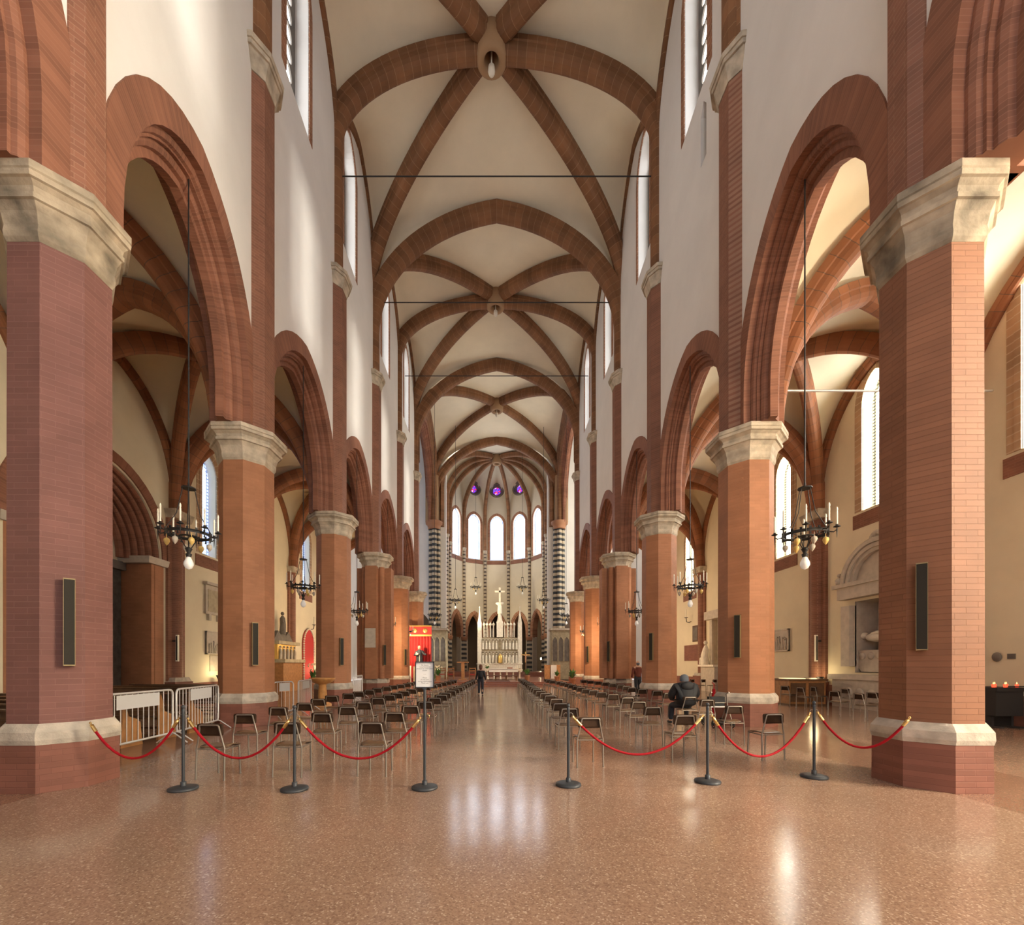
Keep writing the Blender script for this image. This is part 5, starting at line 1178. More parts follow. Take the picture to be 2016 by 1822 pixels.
b = MB(); L_ = [frL(u, z, 0.14) for u, z in ol]
for p, q in zip(L_[:-1], L_[1:]):
    n = max(1, int((q-p).length/0.16))
    for k in range(n): b.ball(p.lerp(q, k/n), 0.075, 6, 4)
b.build('studded_border', 'marble', t)
def plant(x, y, z0, h, r, label, pot=True, flowers=False):
    t = thing('potted_plant', label, 'plant', (x, y, z0)); rnd = random.Random(int(x*77 + y*13))
    if pot: b = MB(); b.lathe([(r*0.42, 0), (r*0.6, r*0.95), (r*0.64, r*1.0), (r*0.5, r*1.0)], (x, y, z0), 12); b.build('pot', 'terracotta', t)
    b = MB()
    for k in range(46):
        a = rnd.uniform(0, 2*pi); q = rnd.uniform(0.15, 1); zz = z0 + (r if pot else 0)
        p0 = Vector((x, y, zz)); p2 = Vector((x + cos(a)*r*q*1.1, y + sin(a)*r*q*1.1, zz + h*rnd.uniform(0.35, 1)*(1.1-q*0.5))); p1 = p0.lerp(p2, 0.6) + Z*h*0.12
        w_ = (p2-p0).cross(Z); w_ = (w_.normalized() if w_.length > 1e-4 else Vector((1, 0, 0)))*r*0.16
        tip = p2 - Z*h*0.05; th = Vector((0, 0, 0.012))
        b.add([p0, p1 - w_, tip, p1 + w_, p1 - th], [(0, 1, 4), (1, 2, 4), (2, 3, 4), (3, 0, 4), (0, 3, 2, 1)])
    b.build('leaves', 'leaf', t)
    if flowers:
        b = MB()
        for k in range(22): a = rnd.uniform(0, 2*pi); q = rnd.uniform(0.1, 1); b.ball((x + cos(a)*r*q, y + sin(a)*r*q, z0 + (r if pot else 0) + h*rnd.uniform(0.45, 1.0)), r*0.14, 6, 5)
        b.build('blossoms', 'flower', t)
plant(-12.6, 29.6, 0, 1.4, 0.35, 'tall potted plant with pale flowers beside the red niche', True, True)

# --- chancel: altar table, bench, retable, screens
ax, ay, az = 0.6, 38.0, 0.3
t = thing('altar_table', 'long white stone altar table on pillar legs before the retable', 'altar', (ax, ay, az))
b = MB(); b.box((ax, ay, az+0.87), (3.3, 1.1, 0.14)); b.build('table_top', 'marble', t)
for k in range(6):
    for yy in (-0.38, 0.38):
        x = ax - 1.4 + 0.56*k; b = MB(); b.lathe([(0.11, 0), (0.11, 0.08), (0.06, 0.12), (0.06, 0.66), (0.11, 0.72), (0.11, 0.80)], (x, ay+yy, az), 10); b.build('leg', 'marble', t)
b = MB(); b.box((ax, ay-0.1, az+0.955), (2.5, 1.14, 0.03)); b.panel(frame((ax, ay-0.575, 0), (1, 0, 0), (0, -1, 0)), [(-1.25, az+0.72), (1.25, az+0.72), (1.25, az+0.97), (-1.25, az+0.97)], thick=0.01); tag(b.build('altar_cloth', 'paper'), 'white cloth laid over the altar table top', 'altar cloth')
for k, (dx, h) in enumerate(((1.08, 0.34), (1.24, 0.28), (1.42, 0.30))):
    c = thing('altar_candle', 'white candle on the right end of the altar table, %s of three from the left' % ORD[k], 'candle', (ax+dx, ay, az+0.95), group='candles on the altar table')
    b = MB(); b.lathe([(0.06, 0), (0.07, 0.02), (0.02, 0.05), (0.04, 0.07)], (ax+dx, ay, az+0.95), 10); b.build('holder', 'brass', c); b = MB(); b.cyl((ax+dx, ay, az+1.0), (ax+dx, ay, az+1.0+h), 0.03, 8); b.build('wax', 'candle', c)
b = MB(); b.box((ax+0.55, ay-0.1, az+1.04), (0.42, 0.3, 0.12), 0.2); tag(b.build('missal', 'redstone'), 'open dark red book lying on the altar table', 'book')
plant(ax-1.45, ay-0.1, az+0.97, 0.42, 0.32, 'white flower arrangement on the left end of the altar table', False, True)
t = thing('wooden_bench', 'long dark wooden bench on shaped legs in front of the altar table', 'bench', (0.35, 36.3, az))
b = MB(); b.box((0.35, 36.3, az+0.42), (2.9, 0.36, 0.07)); b.box((0.35, 36.3, az+0.10), (2.6, 0.10, 0.06)); b.build('seat', 'wood', t)
for s_ in (-1.3, -0.45, 0.45, 1.3):
    b = MB(); b.panel(lambda u, z, n, s_=s_: Vector((0.35 + s_ + n, 36.3 + u, az + z)), [(-0.17, 0), (0.17, 0), (0.09, 0.18), (0.15, 0.4), (-0.15, 0.4), (-0.09, 0.18)], thick=0.16, n0=0.08); b.build('leg', 'wood', t)
# retable
rx, ry, rz0 = 0.35, 50.6, 0.8
t = thing('gothic_retable', 'tall white marble gothic retable with pinnacles and a crowning crucifix behind the altar', 'retable', (rx, ry, rz0))
P = lambda u, z, d=0.0: Vector((rx + u, ry - d, z))
b = MB(); b.box((rx, ry, 1.25), (5.2, 1.0, 0.9)); b.box((rx, ry, 1.75), (5.4, 1.1, 0.12)); b.build('plinth', 'marble', t)
b = MB(); b.box((rx, ry, 3.3), (4.9, 0.5, 3.0)); pw = b.build('panel_wall', 'screen', t)
b = MB(); b.box((rx, ry-0.05, 4.78), (5.0, 0.7, 0.16)); b.box((rx, ry-0.05, 3.33), (5.0, 0.7, 0.12)); b.build('string_course', 'marble', pw)
for zt, h in ((1.85, 1.35), (3.42, 1.2)):
    for k in range(11):
        u = -1.95 + 0.39*k
        if zt > 3 and k == 5: continue
        f = MB(); f.tube([P(u, zt, 0.34), P(u, zt+h*0.4, 0.36), P(u, zt+h*0.62, 0.34), P(u, zt+h*0.70, 0.34)], [0.13, 0.11, 0.10, 0.04], 8); f.ball(P(u, zt+h*0.78, 0.34), 0.075, 8, 6); fo = f.build('niche_figure', 'marble', t)
    f = MB()
    for k in range(12):
        u = -2.145 + 0.39*k; f.box(P(u, zt+h/2, 0.33), (0.05, 0.12, h)); 
        if k < 11: f.tube([P(u + 0.195 - 0.17*cos(a*pi/8), zt+h*0.86 + 0.22*pf(cos(a*pi/8), 0.5), 0.36) for a in range(9)], 0.035, 5)
    f.build('niche_arcade', 'grey_marble', t)
def spire(u, z0, z1, r, name, mat='marble'):
    f = MB(); f.box(P(u, (z0 + z0+(z1-z0)*0.45)/2, 0.1), (r*2, r*2, (z1-z0)*0.45)); f.lathe([(r*1.15, 0), (r*0.75, (z1-z0)*0.10), (r*0.12, (z1-z0)*0.48), (r*0.35, (z1-z0)*0.50), (r*0.1, (z1-z0)*0.55)], P(u, z0+(z1-z0)*0.45, 0.1), 8)
    for a in range(4): f.lathe([(r*0.35, 0), (r*0.05, (z1-z0)*0.16)], P(u + r*0.85*cos(pi/4 + a*pi/2), z0+(z1-z0)*0.45, 0.1 + r*0.85*sin(pi/4 + a*pi/2)), 4)
    return f.build(name, mat, t)
for u in (-2.35, 2.35):
    b = MB(); b.box(P(u, 3.3, 0.05), (0.5, 0.66, 3.1)); b.build('buttress', 'marble', t); s_ = spire(u, 4.85, 8.5, 0.24, 'side_spire')
    f = MB(); f.tube([P(u, 5.0, 0.40), P(u, 5.5, 0.42), P(u, 5.8, 0.40)], [0.13, 0.11, 0.05], 8); f.ball(P(u, 5.92, 0.40), 0.08, 8, 6); f.build('figure', 'marble', s_)
for k in range(8):
    u = (-1.85, -1.48, -1.1, -0.72, 0.55, 0.92, 1.3, 1.68)[k]; f = MB(); f.cyl(P(u, 4.85, 0.1), P(u, 6.2, 0.1), 0.075, 8, 0.06); f.ball(P(u, 6.35, 0.1), 0.16, 8, 6); f.tube([P(u-0.13, 6.25, 0.1), P(u+0.13, 6.25, 0.1)], 0.04, 6); f.lathe([(0.05, 0), (0.01, 0.22)], P(u, 6.48, 0.1), 6); f.build('pinnacle', 'marble', t)
for u in (-1.66, -1.29, -0.91, 0.74, 1.11, 1.49): f = MB(); f.cyl(P(u, 4.85, 0.05), P(u, 5.9, 0.05), 0.04, 6, 0.02); f.build('slender_pinnacle', 'marble', t)
sp = spire(0, 4.85, 8.6, 0.36, 'central_spire')
f = MB(); f.tube([P(0, 5.0, 0.55), P(0, 5.6, 0.58), P(0, 6.0, 0.55), P(0, 6.1, 0.55)], [0.22, 0.18, 0.15, 0.05], 10); f.ball(P(0, 6.25, 0.55), 0.10, 8, 6); f.build('figure', 'marble', sp)
b = MB(); b.cyl(P(0, 7.6, 0.1), P(0, 8.6, 0.1), 0.28, 8, 0.22); b.lathe([(0.22, 0), (0.50, 0.25), (0.44, 0.35), (0.1, 0.36)], P(0, 8.55, 0.1), 12); b.box(P(0, 9.75, 0.1), (0.20, 0.14, 1.85)); b.box(P(0, 10.2, 0.1), (1.15, 0.14, 0.20)); cr = b.build('crucifix', 'marble', t)
f = MB(); f.tube([P(0, 9.2, 0.2), P(0.02, 9.6, 0.24), P(0, 9.85, 0.2), P(0, 10.05, 0.2)], [0.07, 0.11, 0.15, 0.07], 8); f.ball(P(0, 10.2, 0.24), 0.11, 8, 6); f.tube([P(-0.42, 10.2, 0.18), P(-0.2, 10.08, 0.2), P(0, 10.0, 0.2), P(0.2, 10.08, 0.2), P(0.42, 10.2, 0.18)], 0.04, 6); f.build('corpus', 'marble', cr)
for u in (-0.30, 0.30): f = MB(); f.tube([P(u, 8.9, 0.1), P(u, 9.3, 0.12), P(u, 9.55, 0.1)], [0.19, 0.16, 0.07], 8); f.ball(P(u, 9.70, 0.1), 0.11, 8, 6); f.build('mourning_figure', 'marble', sp)
b = MB(); b.lathe([(0.26, 0), (0.26, 0.75), (0.16, 0.95), (0.03, 1.05)], P(0.05, 1.85, 0.62), 8); tag(b.build('tabernacle', 'gold'), 'gilded tabernacle with a domed top at the centre of the retable', 'tabernacle')
for k, u in enumerate((-1.9, -1.5, -1.1, 0.6, 1.0, 1.4)):
    b = MB(); b.lathe([(0.09, 0), (0.03, 0.06), (0.03, 0.3), (0.06, 0.32), (0.045, 0.34), (0.045, 0.75)], P(u, 1.81, 0.47), 8); tag(b.build('altar_candlestick', 'candle'), 'white candlestick on the retable ledge, %s from the left' % ORD[k], 'candlestick', 'candlesticks on the retable ledge')
# carved screens by the striped columns
for sx, side in ((-1, 'left'), (1, 'right')):
    cx_ = -6.3 if sx < 0 else 6.75; y0 = 46.3
    t = thing('stone_screen', 'tall carved stone screen tomb with pointed panels, %s of the chancel' % side, 'screen', (cx_, y0, 0), group='carved stone screens of the chancel')
    b = MB(); b.box((cx_, y0, 2.7), (1.95, 1.6, 5.2)); b.build('body', 'screen', t)
    b = MB(); b.box((cx_, y0, 5.38), (2.25, 1.9, 0.2)); b.build('cornice', 'grey_marble', t)
    for k in range(3):
        u = -0.62 + 0.62*k; fr2 = frame((cx_ + u, y0-0.8, 0), (1, 0, 0), (0, -1, 0))
        b = MB(); b.panel(fr2, [(-0.27, 2.0), (0.27, 2.0), (0.27, 4.0)] + [(0.27*cos(pi*q/8), 4.0 + 0.55*pf(cos(pi*q/8), 0.5)) for q in range(1, 8)] + [(-0.27, 4.0)], thick=0.02, n0=0.03); b.build('lattice_panel', 'dark_stone', t)
        b = MB(); b.tube([fr2(-0.28, 2.0, 0.03), fr2(-0.28, 4.0, 0.03)] + [fr2(-0.28*cos(pi*q/8), 4.0 + 0.58*pf(cos(pi*q/8), 0.5), 0.03) for q in range(1, 8)] + [fr2(0.28, 4.0, 0.03), fr2(0.28, 2.0, 0.03)], 0.04, 6); b.build('tracery', 'screen', t)
# red draped altar with statue behind the notice
dx0, dx1, dy = -7.2, -5.43, 35.75
t = thing('red_drape', 'red draped backing with a gilded band behind the dark statue, left of the chancel', 'drape', ((dx0+dx1)/2, dy, 0))
b = MB()
N_ = 60; vs = []
for z in (0.5, 3.95):
    for k in range(N_+1): u = k/N_; vs.append((dx0 + (dx1-dx0)*u, dy + 0.07*sin(u*pi*14), z))
b.add(vs, [(k, k+1, N_+2+k, N_+1+k) for k in range(N_)], smooth=True); b.box(((dx0+dx1)/2, dy+0.16, 2.5), (dx1-dx0, 0.06, 4.8)); b.build('curtain', 'red_cloth', t)
b = MB(); b.box(((dx0+dx1)/2, dy-0.12, 4.45), (dx1-dx0+0.1, 0.06, 0.62)); b.build('pelmet', 'red_cloth', t)
b = MB(); b.box(((dx0+dx1)/2, dy-0.15, 4.05), (dx1-dx0+0.12, 0.08, 0.14)); b.box(((dx0+dx1)/2, dy-0.15, 4.82), (dx1-dx0+0.12, 0.08, 0.10)); b.build('gilded_band', 'gold', t)
for u in (-6.75, -5.9): b = MB(); b.ball((u, dy-0.17, 4.44), 0.20, 12, 8, (1, 0.25, 1)); b.build('gilded_emblem', 'gold', t)
x, y = -6.27, 35.0
t = thing('robed_statue', 'statue of a friar in a dark robe holding flowers before the red drape', 'statue', (x, y, 0.0))
b = MB(); b.box((x, y, 0.75), (0.9, 0.5, 1.5)); b.build('pedestal', 'screen', t)
b = MB(); b.tube([(x, y, 1.5), (x, y, 2.0), (x, y, 2.45), (x, y, 2.75), (x, y, 2.85)], [0.36, 0.27, 0.25, 0.22, 0.09], 12); b.tube([(x+0.2, y, 2.72), (x+0.42, y-0.15, 2.5), (x+0.6, y-0.3, 2.42)], [0.11, 0.10, 0.07], 8); b.tube([(x-0.2, y, 2.7), (x-0.35, y-0.15, 2.4), (x-0.15, y-0.28, 2.42)], [0.11, 0.10, 0.06], 8); b.build('robe', 'denim', t)
b = MB(); b.ball((x, y-0.02, 3.02), 0.14, 12, 10, (0.9, 1, 1.15)); b.ball((x, y-0.16, 3.0), 0.025, 6, 5); b.build('head', 'skin', t)
b = MB(); b.tube([(x+0.05, y-0.27, 1.7), (x+0.05, y-0.27, 2.4)], 0.02, 6); b.build('cord', 'candle', t)
b = MB()
for k in range(7): b.ball((x-0.18+0.06*(k % 3), y-0.36, 2.45+0.07*(k//3)), 0.05, 6, 5)
b.build('flowers', 'flower', t)
b = MB(); b.cyl((-6.95, 34.8, 0), (-6.95, 34.8, 1.55), 0.06, 10); tag(b.build('paschal_candle', 'candle'), 'tall white candle standing left of the friar statue', 'candle')
# processional crucifix, lectern, planters, wooden stand and seats
x, y = 2.55, 38.2
t = thing('standing_crucifix', 'gilded standing crucifix to the right of the altar table', 'crucifix', (x, y, az))
b = MB(); b.lathe([(0.22, 0), (0.2, 0.05), (0.05, 0.1)], (x, y, az), 12); b.cyl((x, y, az+0.1), (x, y, 2.0), 0.03, 8); b.build('staff', 'wood', t)
b = MB(); b.box((x, y, 2.3), (0.09, 0.05, 0.95)); b.box((x, y, 2.5), (0.75, 0.05, 0.09)); b.build('cross', 'gold', t)
b = MB(); b.tube([(x, y-0.06, 1.9), (x, y-0.08, 2.2), (x, y-0.06, 2.45)], [0.04, 0.07, 0.05], 8); b.ball((x, y-0.07, 2.56), 0.06, 8, 6); b.tube([(x-0.34, y-0.05, 2.52), (x, y-0.06, 2.42), (x+0.34, y-0.05, 2.52)], 0.03, 6); b.build('corpus', 'skin', t)
x, y = 4.75, 37.2
t = thing('ambo_lectern', 'honey wooden lectern with a pale hanging cloth, right of the altar', 'lectern', (x, y, az))
b = MB(); b.box((x-0.42, y, az+0.62), (0.45, 0.5, 1.25)); b.box((x+0.52, y, az+0.62), (0.35, 0.5, 1.25)); b.box((x, y+0.1, az+0.7), (1.3, 0.4, 1.1)); b.build('body', 'oak', t)
b = MB(); b.box((x, y, az+1.28), (1.35, 0.55, 0.06)); b.build('desk', 'oak', t)
b = MB(); b.box((x+0.12, y-0.27, az+0.72), (0.5, 0.02, 1.15)); b.build('hanging_cloth', 'white_metal', t)
plant(2.6, 36.8, 0.3, 0.75, 0.42, 'potted plant in front of the standing crucifix')
plant(4.95, 35.6, 0.3, 0.6, 0.36, 'leafy green potted plant just right of the lectern', True)
plant(6.1, 34.9, 0.0, 1.0, 0.5, 'largest potted green plant at the right end of the steps')
plant(-4.9, 36.0, 0.3, 0.9, 0.4, 'potted plant with white flowers left of the wooden seats', True, True)
plant(-5.1, 34.6, 0.0, 1.0, 0.35, 'tall leafy potted plant beside the framed notice')
t = thing('wooden_stand', 'plain honey wooden post with a flat top, left of the altar', 'stand', (-3.0, 38.3, az))
b = MB(); b.box((-3.0, 38.3, az+0.75), (0.28, 0.28, 1.5)); b.build('post', 'oak', t); b = MB(); b.box((-3.0, 38.3, az+1.55), (1.0, 0.6, 0.08)); b.build('top', 'oak', t); b = MB(); b.box((-3.0, 38.3, az+0.05), (0.7, 0.7, 0.1)); b.build('foot', 'oak', t)
for k, (x, y, nm) in enumerate(((-5.0, 39.6, 'leftmost of three beside the flowers'), (-4.2, 39.4, 'middle of three beside the flowers'), (-2.2, 38.9, 'right of the honey wooden post'))):
    t = thing('wooden_armchair', 'wooden chancel armchair with red seat, ' + nm, 'chair', (x, y, az), group='wooden armchairs of the chancel')
    b = MB(); b.box((x, y, az+0.46), (0.56, 0.5, 0.07)); b.build('seat', 'red_cloth', t)
    b = MB(); b.box((x, y+0.24, az+0.78), (0.56, 0.05, 0.10)); b.box((x, y+0.24, az+1.0), (0.56, 0.05, 0.10)); b.build('backrest', 'oak', t)
    for s_ in (-1, 1):
        for yy, h in ((-0.23, 0.68), (0.24, 1.08)): b = MB(); b.box((x + s_*0.27, y+yy, az+h/2), (0.06, 0.06, h)); b.build('leg', 'oak', t)
        b = MB(); b.box((x + s_*0.27, y, az+0.68), (0.07, 0.5, 0.05)); b.build('armrest', 'oak', t)
for x, nm in ((-5.2, 'left'), (6.3, 'right')):
    l = bpy.data.lights.new('chapel_bulb', 'POINT'); l.energy = 12; l.color = (1, 0.75, 0.45); l.shadow_soft_size = 0.05
    lo = bpy.data.objects.new('chapel_bulb', l); COL.objects.link(lo); lo.location = (x, 60.7, 2.6)
    t = thing('standing_lamp', 'small lit lamp in the dark %s ambulatory arch' % nm, 'lamp', (x, 61.0, 0)); b = MB(); b.lathe([(0.25, 0), (0.03, 0.05), (0.03, 2.35)], (x, 61.0, 0), 8); b.build('stem', 'brass', t); b = MB(); b.ball((x, 61.0, 2.5), 0.15, 10, 8); b.build('globe', 'bulb_on', t)

# --- people
def skin_mesh(name, verts, edges, radii, sub=2, root=0):
    me = bpy.data.meshes.new(name); me.from_pydata([tuple(v) for v in verts], edges, [])
    o = bpy.data.objects.new(name, me); COL.objects.link(o)
    sk = o.modifiers.new('skin', 'SKIN'); sk.use_smooth_shade = True
    for i, r in enumerate(radii):
        rr = r if isinstance(r, tuple) else (r, r); me.skin_vertices[0].data[i].radius = rr; me.skin_vertices[0].data[i].use_root = (i == root)
    ss = o.modifiers.new('sub', 'SUBSURF'); ss.levels = sub; ss.render_levels = sub
    dg = bpy.context.evaluated_depsgraph_get(); dg.update()
    out = bpy.data.meshes.new_from_object(o.evaluated_get(dg)); out.name = name
    bpy.data.objects.remove(o)
    for p in out.polygons: p.use_smooth = True
    return out
class Sk:
    def __init__(s): s.v = []; s.e = []; s.r = []
    def a(s, p, r, parent=None):
        s.v.append(Vector(p)); s.r.append(r); i = len(s.v)-1
        if parent is not None: s.e.append((parent, i))
        return i
    def chain(s, pts, parent=None):
        for p, r in pts: parent = s.a(p, r, parent)
        return parent
def hand(s, w_, d, up, side, parent, k=1.0):
    """palm, four unequal curled fingers and a thumb"""
    d, up, side = Vector(d).normalized(), Vector(up).normalized(), Vector(side).normalized()
    palm = s.a(Vector(w_) + d*0.05*k, (0.020*k, 0.036*k), parent); p1 = s.a(Vector(w_) + d*0.085*k, (0.016*k, 0.040*k), palm)
    for j, L in enumerate((0.070, 0.080, 0.074, 0.056)):
        b0 = s.v[p1] + side*(j-1.5)*0.020*k + d*0.01*k
        a1 = s.a(b0 + d*0.02*k, 0.0085*k, p1); a2 = s.a(b0 + d*L*0.55*k + up*0.012*k, 0.008*k, a1); s.a(b0 + d*L*0.85*k + up*0.035*k, 0.0065*k, a2)
    t1 = s.a(s.v[palm] - side*0.036*k + d*0.005*k, 0.011*k, palm); t2 = s.a(s.v[t1] - side*0.016*k + d*0.028*k + up*0.01*k, 0.0095*k, t1); s.a(s.v[t2] + d*0.024*k + up*0.008*k, 0.008*k, t2)
def head_mesh(c, k=1.0, yaw=0.0):
    b = MB(); b.ball((0, 0, 0), 0.10, 18, 14, (0.80, 1.0, 1.22)); b.ball((0, 0.078, -0.055), 0.05, 10, 8, (0.95, 0.8, 0.9)); b.lathe([(0.014, -0.03), (0.018, -0.02), (0.009, 0.02)], (0, 0.104, -0.005), 8)
    for s_ in (-1, 1): b.ball((s_*0.083, -0.005, -0.01), 0.030, 8, 6, (0.35, 0.7, 1.1)); b.ball((s_*0.032, 0.090, 0.012), 0.012, 8, 6)
    b.ball((0, 0.100, -0.052), 0.024, 8, 6, (1.0, 0.35, 0.3)); b.cyl((0, -0.015, -0.19), (0, -0.005, -0.07), 0.052, 12)
    R_ = Matrix.Rotation(yaw, 3, 'Z'); b.v = [R_ @ (p*k) + Vector(c) for p in b.v]; return b
def put_local(name, me, mat, parent):
    me.transform(Matrix.Translation(-parent.location)); me.materials.clear(); return put(name, me, mat, parent)

# woman walking up the aisle
px_, py_, H = -0.84, 22.6, 1.58
t = thing('person', 'person in a black jacket with a small backpack walking away up the centre aisle', 'person', (px_, py_, 0))
q = H/1.70; O = lambda x, y, z: Vector((px_ + x*q, py_ + y*q, z*q))
s = Sk(); pel = s.a(O(0, 0, 0.95), (0.10*q, 0.08*q))
s.chain([(O(0.085, 0.02, 0.86), 0.07*q), (O(0.095, 0.07, 0.50), 0.062*q), (O(0.095, 0.03, 0.28), 0.055*q), (O(0.095, 0.05, 0.08), 0.038*q), (O(0.10, 0.14, 0.035), 0.036*q), (O(0.10, 0.20, 0.03), 0.028*q)], pel)
s.chain([(O(-0.085, -0.02, 0.86), 0.07*q), (O(-0.09, -0.04, 0.50), 0.062*q), (O(-0.09, -0.16, 0.28), 0.055*q), (O(-0.09, -0.24, 0.12), 0.038*q), (O(-0.09, -0.17, 0.05), 0.036*q), (O(-0.09, -0.12, 0.03), 0.028*q)], pel)
ch = s.chain([(O(0, 0.01, 1.10), (0.10*q, 0.07*q)), (O(0, 0.01, 1.28), (0.155*q, 0.105*q)), (O(0, 0, 1.40), (0.14*q, 0.085*q)), (O(0, 0.01, 1.49), 0.055*q)], pel)
top = 8 + 0
for sg, w_ in ((1, O(0.27, 0.10, 0.84)), (-1, O(-0.27, -0.06, 0.83))):
    a = s.a(O(sg*0.17, 0, 1.38), 0.062*q, len(s.v)-2 if sg == 1 else ch-1)
    e = s.chain([(O(sg*0.23, -0.03, 1.12), 0.046*q), (w_, 0.030*q)], a); hand(s, w_, (0, 0.15, -1), (-sg, 0.3, 0), (0, 1, 0.1), e, q)
body = skin_mesh('body', s.v, s.e, s.r); put_local('body', body, 'skin', t)
s = Sk(); pel = s.a(O(0, 0, 0.95), (0.18*q, 0.14*q)); s.chain([(O(0, 0, 1.06), (0.165*q, 0.125*q))], pel)
for sg, kn, an in ((1, O(0.095, 0.07, 0.50), O(0.095, 0.05, 0.07)), (-1, O(-0.09, -0.04, 0.50), O(-0.09, -0.24, 0.12))):
    s.chain([(O(sg*0.085, 0.0, 0.85), 0.105*q), (kn, 0.085*q), (kn.lerp(an, 0.5), 0.076*q), (an, 0.062*q)], pel)
put_local('trousers', skin_mesh('trousers', s.v, s.e, s.r), 'denim', t)
s = Sk(); c0 = s.a(O(0, 0, 1.26), (0.175*q, 0.125*q)); s.chain([(O(0, 0, 1.05), (0.165*q, 0.125*q)), (O(0, 0, 0.86), (0.20*q, 0.155*q))], c0); nk = s.chain([(O(0, 0, 1.40), (0.16*q, 0.10*q)), (O(0, 0, 1.47), 0.075*q)], c0)
for sg, w_ in ((1, O(0.27, 0.09, 0.88)), (-1, O(-0.27, -0.05, 0.87))): s.chain([(O(sg*0.18, 0, 1.37), 0.075*q), (O(sg*0.235, -0.03, 1.12), 0.062*q), (w_, 0.046*q)], nk-1)
put_local('jacket', skin_mesh('jacket', s.v, s.e, s.r), 'jacket', t)
head_mesh(O(0, 0.02, 1.61), q).build('head', 'skin', t)
b = MB(); b.ball(O(0, 0.0, 1.635), 0.118*q, 16, 12, (0.9, 1.02, 1.08)); b.ball(O(0, -0.06, 1.55), 0.09*q, 12, 10, (0.95, 0.75, 1.1)); b.build('hair', 'hair', t)
for sg, p in ((1, O(0.10, 0.13, 0.03)), (-1, O(-0.09, -0.15, 0.05))): b = MB(); b.ball(p, 0.10*q, 12, 8, (0.5, 1.35, 0.42)); b.build('shoe', 'shoe', t)
bk = thing('backpack', 'small dark backpack worn by the person in the aisle', 'backpack', O(0, -0.2, 1.0)); b = MB(); b.ball(O(0, -0.17, 1.16), 0.16*q, 14, 10, (0.9, 0.5, 1.15)); b.build('bag', 'black', bk); b = MB(); b.ball(O(0, -0.235, 1.08), 0.09*q, 10, 8, (1, 0.4, 0.8)); b.build('pocket', 'jacket', bk)

# man in the red-brown sweater between the right pillars
px_, py_, H = 7.25, 22.2, 1.80
t = thing('person', 'bald person in a brick red sweater walking away with a white bag, right arcade', 'person', (px_, py_, 0))
q = H/1.75; O = lambda x, y, z: Vector((px_ + x*q, py_ + y*q, z*q))
s = Sk(); pel = s.a(O(0, 0, 0.97), (0.11*q, 0.085*q))
legs = ((1, O(0.10, 0.06, 0.52), O(0.10, 0.10, 0.09)), (-1, O(-0.10, -0.02, 0.52), O(-0.10, -0.16, 0.10)))
for sg, kn, an in legs: s.chain([(O(sg*0.09, 0, 0.88), 0.075*q), (kn, 0.068*q), (kn.lerp(an, 0.45), 0.062*q), (an, 0.042*q), (an + Vector((0, 0.09, -0.055))*q, 0.038*q), (an + Vector((0, 0.16, -0.06))*q, 0.03*q)], pel)
ch = s.chain([(O(0, 0, 1.13), (0.11*q, 0.085*q)), (O(0, 0, 1.32), (0.18*q, 0.12*q)), (O(0, 0, 1.43), (0.16*q, 0.09*q)), (O(0, 0.01, 1.53), 0.06*q)], pel)
arms = ((1, O(0.27, -0.02, 1.13), O(0.30, 0.05, 0.88)), (-1, O(-0.27, -0.02, 1.13), O(-0.29, 0.08, 0.88)))
for sg, el, w_ in arms: e = s.chain([(O(sg*0.20, 0, 1.42), 0.07*q), (el, 0.05*q), (w_, 0.033*q)], ch-1); hand(s, w_, (0, 0.2, -1), (-sg, 0.2, 0), (0, 1, 0.2), e, q)
put_local('body', skin_mesh('body', s.v, s.e, s.r), 'skin', t)
s = Sk(); pel = s.a(O(0, 0, 0.97), (0.19*q, 0.15*q)); s.chain([(O(0, 0, 1.10), (0.175*q, 0.135*q))], pel)
for sg, kn, an in legs: s.chain([(O(sg*0.09, 0, 0.87), 0.11*q), (kn, 0.082*q), (kn.lerp(an, 0.5), 0.075*q), (an, 0.062*q)], pel)
put_local('trousers', skin_mesh('trousers', s.v, s.e, s.r), 'denim', t)
s = Sk(); c0 = s.a(O(0, 0, 1.28), (0.195*q, 0.14*q)); s.chain([(O(0, 0, 1.08), (0.18*q, 0.14*q)), (O(0, 0, 0.90), (0.205*q, 0.165*q))], c0); nk = s.chain([(O(0, 0, 1.43), (0.175*q, 0.105*q)), (O(0, 0, 1.51), 0.078*q)], c0)
for sg, el, w_ in arms: s.chain([(O(sg*0.205, 0, 1.41), 0.082*q), (el, 0.066*q), (el.lerp(w_, 0.85), 0.048*q)], nk-1)
put_local('sweater', skin_mesh('sweater', s.v, s.e, s.r), 'sweater', t)
head_mesh(O(0, 0.02, 1.64), q).build('head', 'skin', t)
b = MB(); b.ball(O(0, -0.035, 1.62), 0.088*q, 14, 10, (0.98, 0.85, 0.75)); b.build('hair', 'wool', t)
for sg, kn, an in legs: b = MB(); b.ball(an + Vector((0, 0.06, -0.05))*q, 0.11*q, 12, 8, (0.5, 1.3, 0.42)); b.build('shoe', 'shoe', t)
bg_ = thing('carrier_bag', 'white carrier bag in the hand of the person in the red sweater', 'bag', O(0.32, 0.05, 0.45)); b = MB(); b.lathe([(0.02, 0.36), (0.05, 0.30), (0.12, 0.18), (0.14, 0.06), (0.10, 0.0)], O(0.31, 0.06, 0.44), 12); b.build('sack', 'plastic_bag', bg_)

